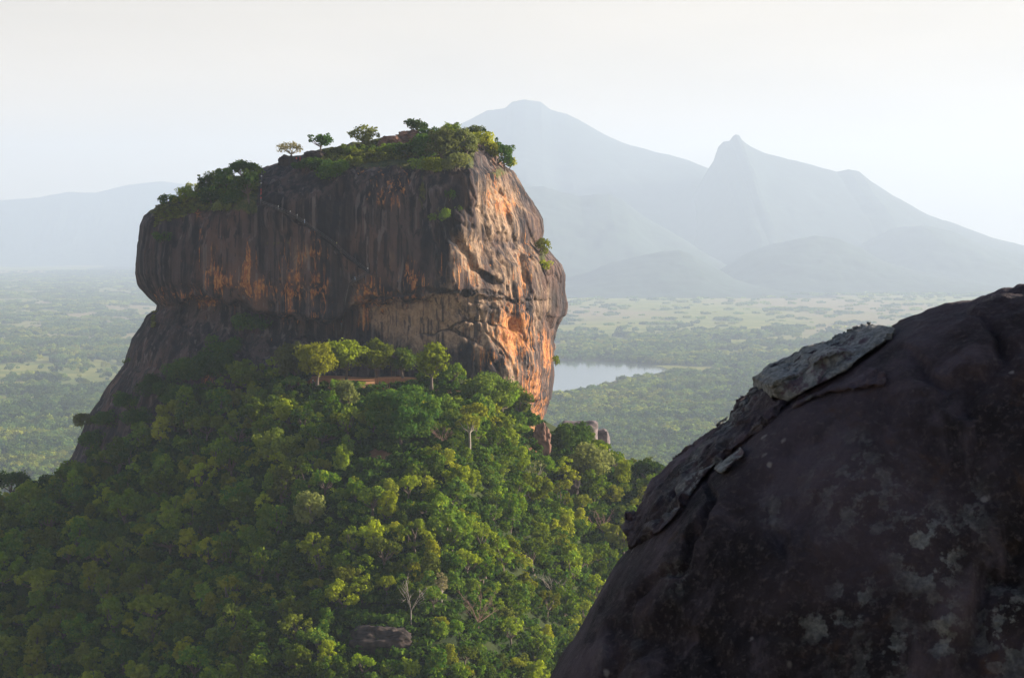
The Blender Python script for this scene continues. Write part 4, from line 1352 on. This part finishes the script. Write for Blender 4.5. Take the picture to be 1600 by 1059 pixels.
M_SKIN = plain_mat("skin", (0.30, 0.17, 0.11), 0.6, 0.05)
M_HAIR = plain_mat("hair", (0.02, 0.016, 0.014), 0.7, 0.1)
def cloth(name, c): return plain_mat(name, c, 0.9, 0.08)
M_WHITE, M_RED, M_BLUE, M_NAVY, M_YEL, M_GREYC = cloth("white_cloth", (.80, .80, .78)), cloth("red_cloth", (.62, .06, .06)), cloth("pale_blue_cloth", (.42, .55, .75)), cloth("navy_cloth", (.04, .05, .09)), cloth("yellow_cloth", (.62, .62, .2)), cloth("grey_cloth", (.2, .2, .2))
def skin_mesh(name, verts, edges, radii, mat, sub=1):
    me = bpy.data.meshes.new("tmp")
    me.from_pydata(verts, edges, [])
    o = bpy.data.objects.new("tmp", me); COL.objects.link(o)
    o.modifiers.new("s", 'SKIN'); sm = o.modifiers.new("b", 'SUBSURF'); sm.levels = sub
    for i, r in enumerate(radii):
        me.skin_vertices[0].data[i].radius = (r, r * .85) if not isinstance(r, tuple) else r
    me.skin_vertices[0].data[0].use_root = True
    dg = C.evaluated_depsgraph_get()
    r = bpy.data.meshes.new_from_object(o.evaluated_get(dg))
    r.name = name
    bpy.data.objects.remove(o); bpy.data.meshes.remove(me)
    r.materials.clear(); r.materials.append(mat)
    r.polygons.foreach_set("use_smooth", np.ones(len(r.polygons), bool))
    return r
def person_meshes(stride, bend):
    s = stride
    J = dict(pel=(0, 0, .95), spi=(0, -bend * .08, 1.2), che=(0, -bend * .18, 1.40), nec=(0, -bend * .24, 1.52), hed=(0, -bend * .28, 1.66), top=(0, -bend * .28, 1.75),
             ls=(.19, -bend * .18, 1.43), le=(.25, .06 - s * .3 - bend * .15, 1.16), lw=(.24, -.10 - s * .5 - bend * .2, .94), lh=(.24, -.14 - s * .5 - bend * .2, .85),
             rs=(-.19, -bend * .18, 1.43), re=(-.25, .06 + s * .3 - bend * .15, 1.16), rw=(-.24, -.02 + s * .3 - bend * .2, .94), rh=(-.24, -.04 + s * .3 - bend * .2, .85),
             lhp=(.10, 0, .90), lk=(.11, -.04 + s * .5, .50), la=(.11, .04 + s * 1.0, .08), lt=(.12, -.13 + s * 1.0, .04),
             rhp=(-.10, 0, .90), rk=(-.11, -.08 - s * .45, .50), ra=(-.11, .02 - s * .5, .08), rt=(-.12, -.15 - s * .5, .04))
    K = list(J)
    rad = dict(pel=.14, spi=.125, che=.15, nec=.06, hed=.10, top=.07, ls=.07, le=.05, lw=.035, lh=.045, rs=.07, re=.05, rw=.035, rh=.045, lhp=.10, lk=.065, la=.045, lt=.04, rhp=.10, rk=.065, ra=.045, rt=.04)
    E = [('pel', 'spi'), ('spi', 'che'), ('che', 'nec'), ('nec', 'hed'), ('hed', 'top'), ('che', 'ls'), ('ls', 'le'), ('le', 'lw'), ('lw', 'lh'), ('che', 'rs'), ('rs', 're'), ('re', 'rw'), ('rw', 'rh'), ('pel', 'lhp'), ('lhp', 'lk'), ('lk', 'la'), ('la', 'lt'), ('pel', 'rhp'), ('rhp', 'rk'), ('rk', 'ra'), ('ra', 'rt')]
    def sub(keys, grow, mat, name):
        ks = [k for k in K if k in keys]
        return skin_mesh(name, [J[k] for k in ks], [(ks.index(a), ks.index(b)) for a, b in E if a in keys and b in keys], [rad[k] + grow for k in ks], mat)
    body = sub(K, 0, M_SKIN, "person_body")
    shirt = {m.name: sub(('pel', 'spi', 'che', 'ls', 'le', 'rs', 're'), .028, m, "shirt") for m in (M_WHITE, M_RED, M_BLUE, M_YEL)}
    legs = {m.name: sub(('pel', 'lhp', 'lk', 'la', 'rhp', 'rk', 'ra'), .022, m, "trousers") for m in (M_NAVY, M_GREYC, M_BLUE, M_RED)}
    h = np.array(J['hed'])
    hv = leaf = None
    n, k = 12, 7
    th = np.linspace(0, 2 * np.pi, n, endpoint=False)[None, :]; ph = np.linspace(0.05, 1.75, k)[:, None]
    d = np.stack([np.sin(ph) * np.cos(th), np.sin(ph) * np.sin(th), np.cos(ph) + 0 * th], -1)
    V = d.reshape(-1, 3) * [.115, .125, .115] + h + [0, .02, .03]
    hair = np_mesh("hair", V, grid_faces(k, n, True), M_HAIR, True)
    return body, shirt, legs, hair
POSES = [person_meshes(.22, .6), person_meshes(.10, .2), person_meshes(.0, .0)]
def person(u, v, label, shirt, legs, pose, rz, key=None, base=None, group="people on the cliff stairs"):
    if base is not None: p = base
    elif key:
        L = PATHPTS[key]
        pu, pv = proj(L[:, 0], L[:, 1], L[:, 2])
        p = L[np.argmin((pu - u) ** 2 + (pv - v) ** 2)] + np.array([0, 0, .06])
    else:
        p = on_rock(u, v)[0]
    body, sh, lg, hair = POSES[pose]
    b = obj("person", body, None, tuple(p))
    b.rotation_euler = (0, 0, rz)
    tag(b, label, "person", group)
    obj("shirt", sh[shirt.name], b); obj("trousers", lg[legs.name], b); obj("hair", hair, b)
person(407, 281, "person in a white shirt highest on the metal stairway", M_WHITE, M_NAVY, 0, R(170), "iron")
person(408, 292, "person in a white shirt second from the top of the metal stairway", M_WHITE, M_NAVY, 0, R(190), "iron")
person(408, 302, "person in red following the two white shirts up the metal stairway", M_RED, M_RED, 0, R(175), "iron")
person(408, 308, "person dressed in red second from the bottom of the metal stairway", M_RED, M_RED, 0, R(185), "iron")
person(408, 315, "person dressed in red lowest on the metal stairway", M_RED, M_GREYC, 0, R(180), "iron")
person(434, 329, "person in white nearest the foot of the metal stairway on the diagonal path", M_WHITE, M_GREYC, 1, R(80), "path")
person(454, 336, "person in a white shirt left of another one close together on the diagonal path", M_WHITE, M_NAVY, 1, R(70), "path")
person(464, 341, "person in white right behind another white shirt on the diagonal path", M_WHITE, M_GREYC, 1, R(90), "path")
person(476, 349, "person in white with pale blue trousers in the middle of the diagonal path", M_WHITE, M_BLUE, 1, R(85), "path")
person(527, 385, "person in a yellowish shirt halfway down the diagonal path", M_YEL, M_NAVY, 1, R(90), "path")
person(576, 424, "person in white at the lower right end of the diagonal path", M_WHITE, M_NAVY, 1, R(60), "path")
person(554, 438, "person in pale blue just below the lower end of the diagonal path", M_BLUE, M_BLUE, 1, R(80), "low")
person(546, 444, "person in a white shirt on the short lower stair beside the one in pale blue", M_WHITE, M_NAVY, 1, R(80), "low")
person(535, 512, "person in pale blue under the overhang just above the tree row", M_BLUE, M_BLUE, 2, R(10), "low")
person(532, 508, "person in red beside the pale blue one above the tree row", M_RED, M_NAVY, 2, R(-20), "low")
person(463, 253, "person in a red top standing left of another on the summit skyline", M_RED, M_NAVY, 2, R(30), group="people on the summit")
person(469, 252, "person in red standing right of another on the summit skyline", M_RED, M_RED, 2, R(-40), group="people on the summit")
person(0, 0, "person in a white top at the left end of the sandy terrace", M_WHITE, M_NAVY, 2, 0, base=on_hill(489, 600), group="people on the terrace")
person(0, 0, "person in pale blue on the right part of the sandy terrace under the trees", M_BLUE, M_NAVY, 2, 0, base=on_hill(627, 600), group="people on the terrace")

# ------------------------------------------------------------------ foreground boulder
FG = np.array([(820, 1130), (845, 1085), (862, 1059), (880, 1025), (900, 990), (935, 930), (958, 892), (985, 862), (1012, 826), (1040, 792), (1095, 738), (1150, 692), (1200, 648), (1250, 616), (1300, 590), (1350, 560), (1395, 526), (1440, 500), (1490, 476), (1530, 458), (1560, 448), (1600, 437), (1680, 418), (1800, 405), (1950, 415), (2150, 460), (2350, 560), (2500, 700), (2600, 860), (2680, 1080), (2730, 1400), (2750, 1700)], float)
YB = 14.0
def fg_boulder():
    nu, nt = 830, 460
    us = np.concatenate([np.linspace(820, 1620, nu - 130), np.linspace(1626, 2750, 130)])
    vs = np.interp(us, FG[:, 0], FG[:, 1])
    g = np.exp(-np.linspace(-2, 2, 13) ** 2); g /= g.sum()
    vs = np.convolve(np.pad(vs, 6, 'reflect', reflect_type='odd'), g, 'valid')
    top = unproj(us, vs, YB)
    # cross-section: from behind the crest, over it, and down towards the viewer
    t = np.concatenate([np.linspace(-1, 0, 70, endpoint=False), np.linspace(0, 1, nt - 70)])
    yy = np.where(t < 0, -t * 3.5, -2.6 * (1 - (1 - np.abs(t)) ** 1.0) ** 0.62)
    zz = np.where(t < 0, -5.5 * np.abs(t) ** 2.0, -5.2 * np.abs(t) ** 1.5)
    yy = np.where(t >= 0, -2.3 * np.abs(t) ** 0.62, yy)
    X = np.repeat(top[None, :, 0], nt, 0) + np.where(t >= 0, -0.25 * np.abs(t), 0.0)[:, None]
    Y = YB + yy[:, None] + 0 * X
    Z = top[None, :, 2] + zz[:, None] + 0 * X
    G = np.stack([X, Y, Z], -1)
    N = np.cross(np.gradient(G, axis=1), np.gradient(G, axis=0))
    N /= np.linalg.norm(N, axis=-1, keepdims=True) + 1e-9
    if N[nt // 2, :, 1].mean() > 0: N = -N
    d = 0.16 * fbm(X / 1.3, Y / 1.3, Z / 1.3, 3, 71)
    d = d + 0.05 * fbm(X / .35, Y / .35, Z / .35, 4, 72)
    d = d + 0.012 * fbm(X / .07, Y / .07, Z / .07, 3, 73)
    rd = 1 - np.abs(fbm(X / .9 + .5 * Z, Y / .9, Z / 1.5, 4, 74))
    d = d - 0.06 * sstep(0.88, 1.0, rd)
    rd2 = fbm((X - Z * .6) / .25, Y / .8, (Z + X * .6) / 1.6, 3, 75)
    d = d + 0.035 * rd2
    # rough broken crest towards the right end
    crest = (0.12 + 0.88 * sstep(0.0, 0.16, np.abs(t)))[:, None]
    # broken reddish crust along the crest towards the right
    broken = 0.06 * fbm(X / .2, Y / .2, Z / .2, 4, 76) - 0.03
    broken = broken * sstep(1390, 1470, us)[None, :] * np.exp(-(t / .07) ** 2)[:, None]
    G = G + N * (d * crest + broken)[..., None]
    V = G.reshape(-1, 3)
    U, W = proj(V[:, 0], V[:, 1], V[:, 2])
    lic = np.zeros(len(V))
    for (cu, cv, ru, rv, w) in [(1575, 985, 45, 65, 1), (1455, 860, 40, 55, .8), (1335, 935, 30, 45, .8), (1290, 975, 45, 30, .8), (1475, 985, 25, 55, .9), (1400, 1010, 40, 40, .6), (1520, 800, 30, 50, .4), (1060, 900, 30, 25, .4), (1210, 800, 20, 30, .4)]:
        lic = np.maximum(lic, w * np.exp(-((U - cu) / ru) ** 2 - ((W - cv) / rv) ** 2) * (V[:, 1] < YB))
    me = np_mesh("boulder", V, grid_faces(nt, nu), M_BOULDER, True, {"lichen": lic})
    bm = bmesh.new(); bm.from_mesh(me)
    # close the underside and ends
    bmesh.ops.holes_fill(bm, edges=[e for e in bm.edges if e.is_boundary], sides=0)
    bmesh.ops.recalc_face_normals(bm, faces=bm.faces)
    bm.to_mesh(me)
    bvh = BVHTree.FromBMesh(bm)
    bm.free()
    o = obj("boulder", me)
    tag(o, "big dark purple brown boulder filling the lower right foreground", "rock")
    return bvh
FG_BVH = fg_boulder()

def slab(name, label, poly, proud, thick, mat, seed, amp=0.02):
    """irregular rock plate: outline at its own distance, thickness running away from the viewer"""
    P = np.array(poly, float)
    # resample the outline finely with a broken edge
    Q = []
    for i in range(len(P)):
        a, b = P[i], P[(i + 1) % len(P)]
        n = max(2, int(np.linalg.norm(b - a) / 5))
        for k in range(n):
            Q.append(a + (b - a) * k / n)
    Q = np.array(Q)
    c = Q.mean(0)
    bm = bmesh.new()
    rings = []
    m = len(Q)
    idx = np.arange(m)
    prof = [(0.0, 0.90), (0.02, 0.97), (0.08, 1.0), (0.5, 1.0), (0.92, 0.98), (1.0, 0.9)]
    # distance of the boulder's surface behind each point of the outline
    dep = []
    for (u, v) in Q:
        h = None
        for k in range(40):
            o_, d_ = ray(u + 3 * k, v + 5 * k)
            h = FG_BVH.ray_cast(o_, d_)[0]
            if h is not None: break
        dep.append(h.y if h is not None else YB)
    dep = np.array(dep)
    g = np.exp(-np.linspace(-2, 2, 11) ** 2); g /= g.sum()
    dep = np.convolve(np.concatenate([dep[-5:], dep, dep[:5]]), g, 'valid') - proud
    jit = 2.2 * fbm(Q[:, 0] / 9, Q[:, 1] / 9, 0, 3, seed)
    nrm = np.roll(Q, -1, 0) - np.roll(Q, 1, 0)
    nrm = np.stack([nrm[:, 1], -nrm[:, 0]], -1); nrm /= np.linalg.norm(nrm, axis=1, keepdims=True) + 1e-9
    if np.sum(nrm * (Q - c)) < 0: nrm = -nrm
    for (dt, k) in prof:
        q = Q + nrm * (jit - (1 - k) * 35)[:, None]
        w = unproj(q[:, 0], q[:, 1], dep)
        w = w + np.array([0, 1, 0]) * (dt * thick)
        w[:, 0] += 0.02 * dt * fbm(w[:, 0] * 9, dt * 5 + 0 * w[:, 0], 0, 2, seed + 4)
        rings.append([bm.verts.new(tuple(p)) for p in w])
    for a, b in zip(rings[:-1], rings[1:]):
        for j in range(m):
            bm.faces.new((a[j], a[(j + 1) % m], b[(j + 1) % m], b[j]))
    f1 = bm.faces.new(rings[0][::-1]); f2 = bm.faces.new(rings[-1])
    bmesh.ops.triangulate(bm, faces=[f1, f2])
    bmesh.ops.recalc_face_normals(bm, faces=bm.faces)
    tm = bpy.data.meshes.new("tmp"); bm.to_mesh(tm); bm.free()
    to = bpy.data.objects.new("tmp", tm); COL.objects.link(to)
    rm = to.modifiers.new("r", 'REMESH'); rm.mode = 'VOXEL'; rm.voxel_size = 0.011
    me = bpy.data.meshes.new_from_object(to.evaluated_get(C.evaluated_depsgraph_get()))
    bpy.data.objects.remove(to); bpy.data.meshes.remove(tm)
    me.name = name
    co = np.empty(len(me.vertices) * 3, np.float32); me.vertices.foreach_get("co", co); co = co.reshape(-1, 3)
    nn = np.empty(len(me.vertices) * 3, np.float32); me.vertices.foreach_get("normal", nn); nn = nn.reshape(-1, 3)
    x, y, z = co.T
    d = amp * (fbm(x / .22, y / .22, z / .22, 4, seed + 1) + .5 * fbm(x / .05, y / .05, z / .05, 3, seed + 2))
    d = d - amp * 1.2 * sstep(.86, 1, 1 - np.abs(fbm(x / .25, y / .25, (z - .6 * x) / .10, 3, seed + 5)))
    co = co + nn * d[:, None]
    me.vertices.foreach_set("co", np.ascontiguousarray(co, np.float32).ravel()); me.update()
    me.polygons.foreach_set("use_smooth", np.ones(len(me.polygons), bool))
    me.materials.append(mat)
    return tag(obj(name, me), label, "rock slab")

slab("rock_slab", "grey green lichen covered slab jutting out on the upper left edge of the dark boulder",
     [(1199, 603), (1212, 592), (1240, 580), (1258, 572), (1290, 552), (1315, 546), (1335, 543), (1360, 524), (1385, 516), (1402, 512), (1396, 524), (1372, 542), (1340, 566), (1305, 590), (1270, 608), (1232, 626), (1204, 622)], 0.16, 1.0, M_SLAB, 501)
slab("rock_slab", "thin pointed lichen slab wedged just below the larger lichen covered slab",
     [(1232, 632), (1275, 608), (1310, 590), (1350, 575), (1382, 580), (1384, 602), (1350, 608), (1300, 612), (1262, 626), (1238, 640)], 0.04, 0.6, M_LAYER, 502)
slab("rock_slab", "long dark mossy slab layer running down the left edge of the dark boulder",
     [(1203, 616), (1240, 624), (1205, 655), (1162, 690), (1110, 735), (1078, 775), (1058, 806), (1030, 832), (1006, 846), (986, 858), (985, 850), (1010, 812), (1035, 768), (1090, 716), (1150, 672)], 0.07, 0.9, M_LAYER, 503, 0.025)
slab("rock_slab", "small pale flake stuck in the crack below the long mossy slab",
     [(1122, 738), (1135, 722), (1160, 702), (1166, 706), (1150, 722), (1130, 740)], 0.10, 0.25, M_SLAB, 504, .006)

# ------------------------------------------------------------------ haze
def haze():
    m = bpy.data.materials.new("haze_air")
    m.use_nodes = True
    t = m.node_tree; t.nodes.clear()
    o = t.nodes.new("ShaderNodeOutputMaterial")
    v = t.nodes.new("ShaderNodeVolumePrincipled")
    v.inputs["Color"].default_value = HAZE_COLOR
    v.inputs["Density"].default_value = HAZE_DENSITY
    v.inputs["Anisotropy"].default_value = 0.2
    v.inputs["Emission Strength"].default_value = 0
    t.links.new(v.outputs[0], o.inputs["Volume"])
    V, F = box_np((0, 22800, 1050), (19000, 0, 0), (0, 23200, 0), (0, 0, 1051))
    ob = obj("haze", np_mesh("haze", V, F, m))
    tag(ob, "pale blue evening haze over the plain", None, None, "stuff")
haze()
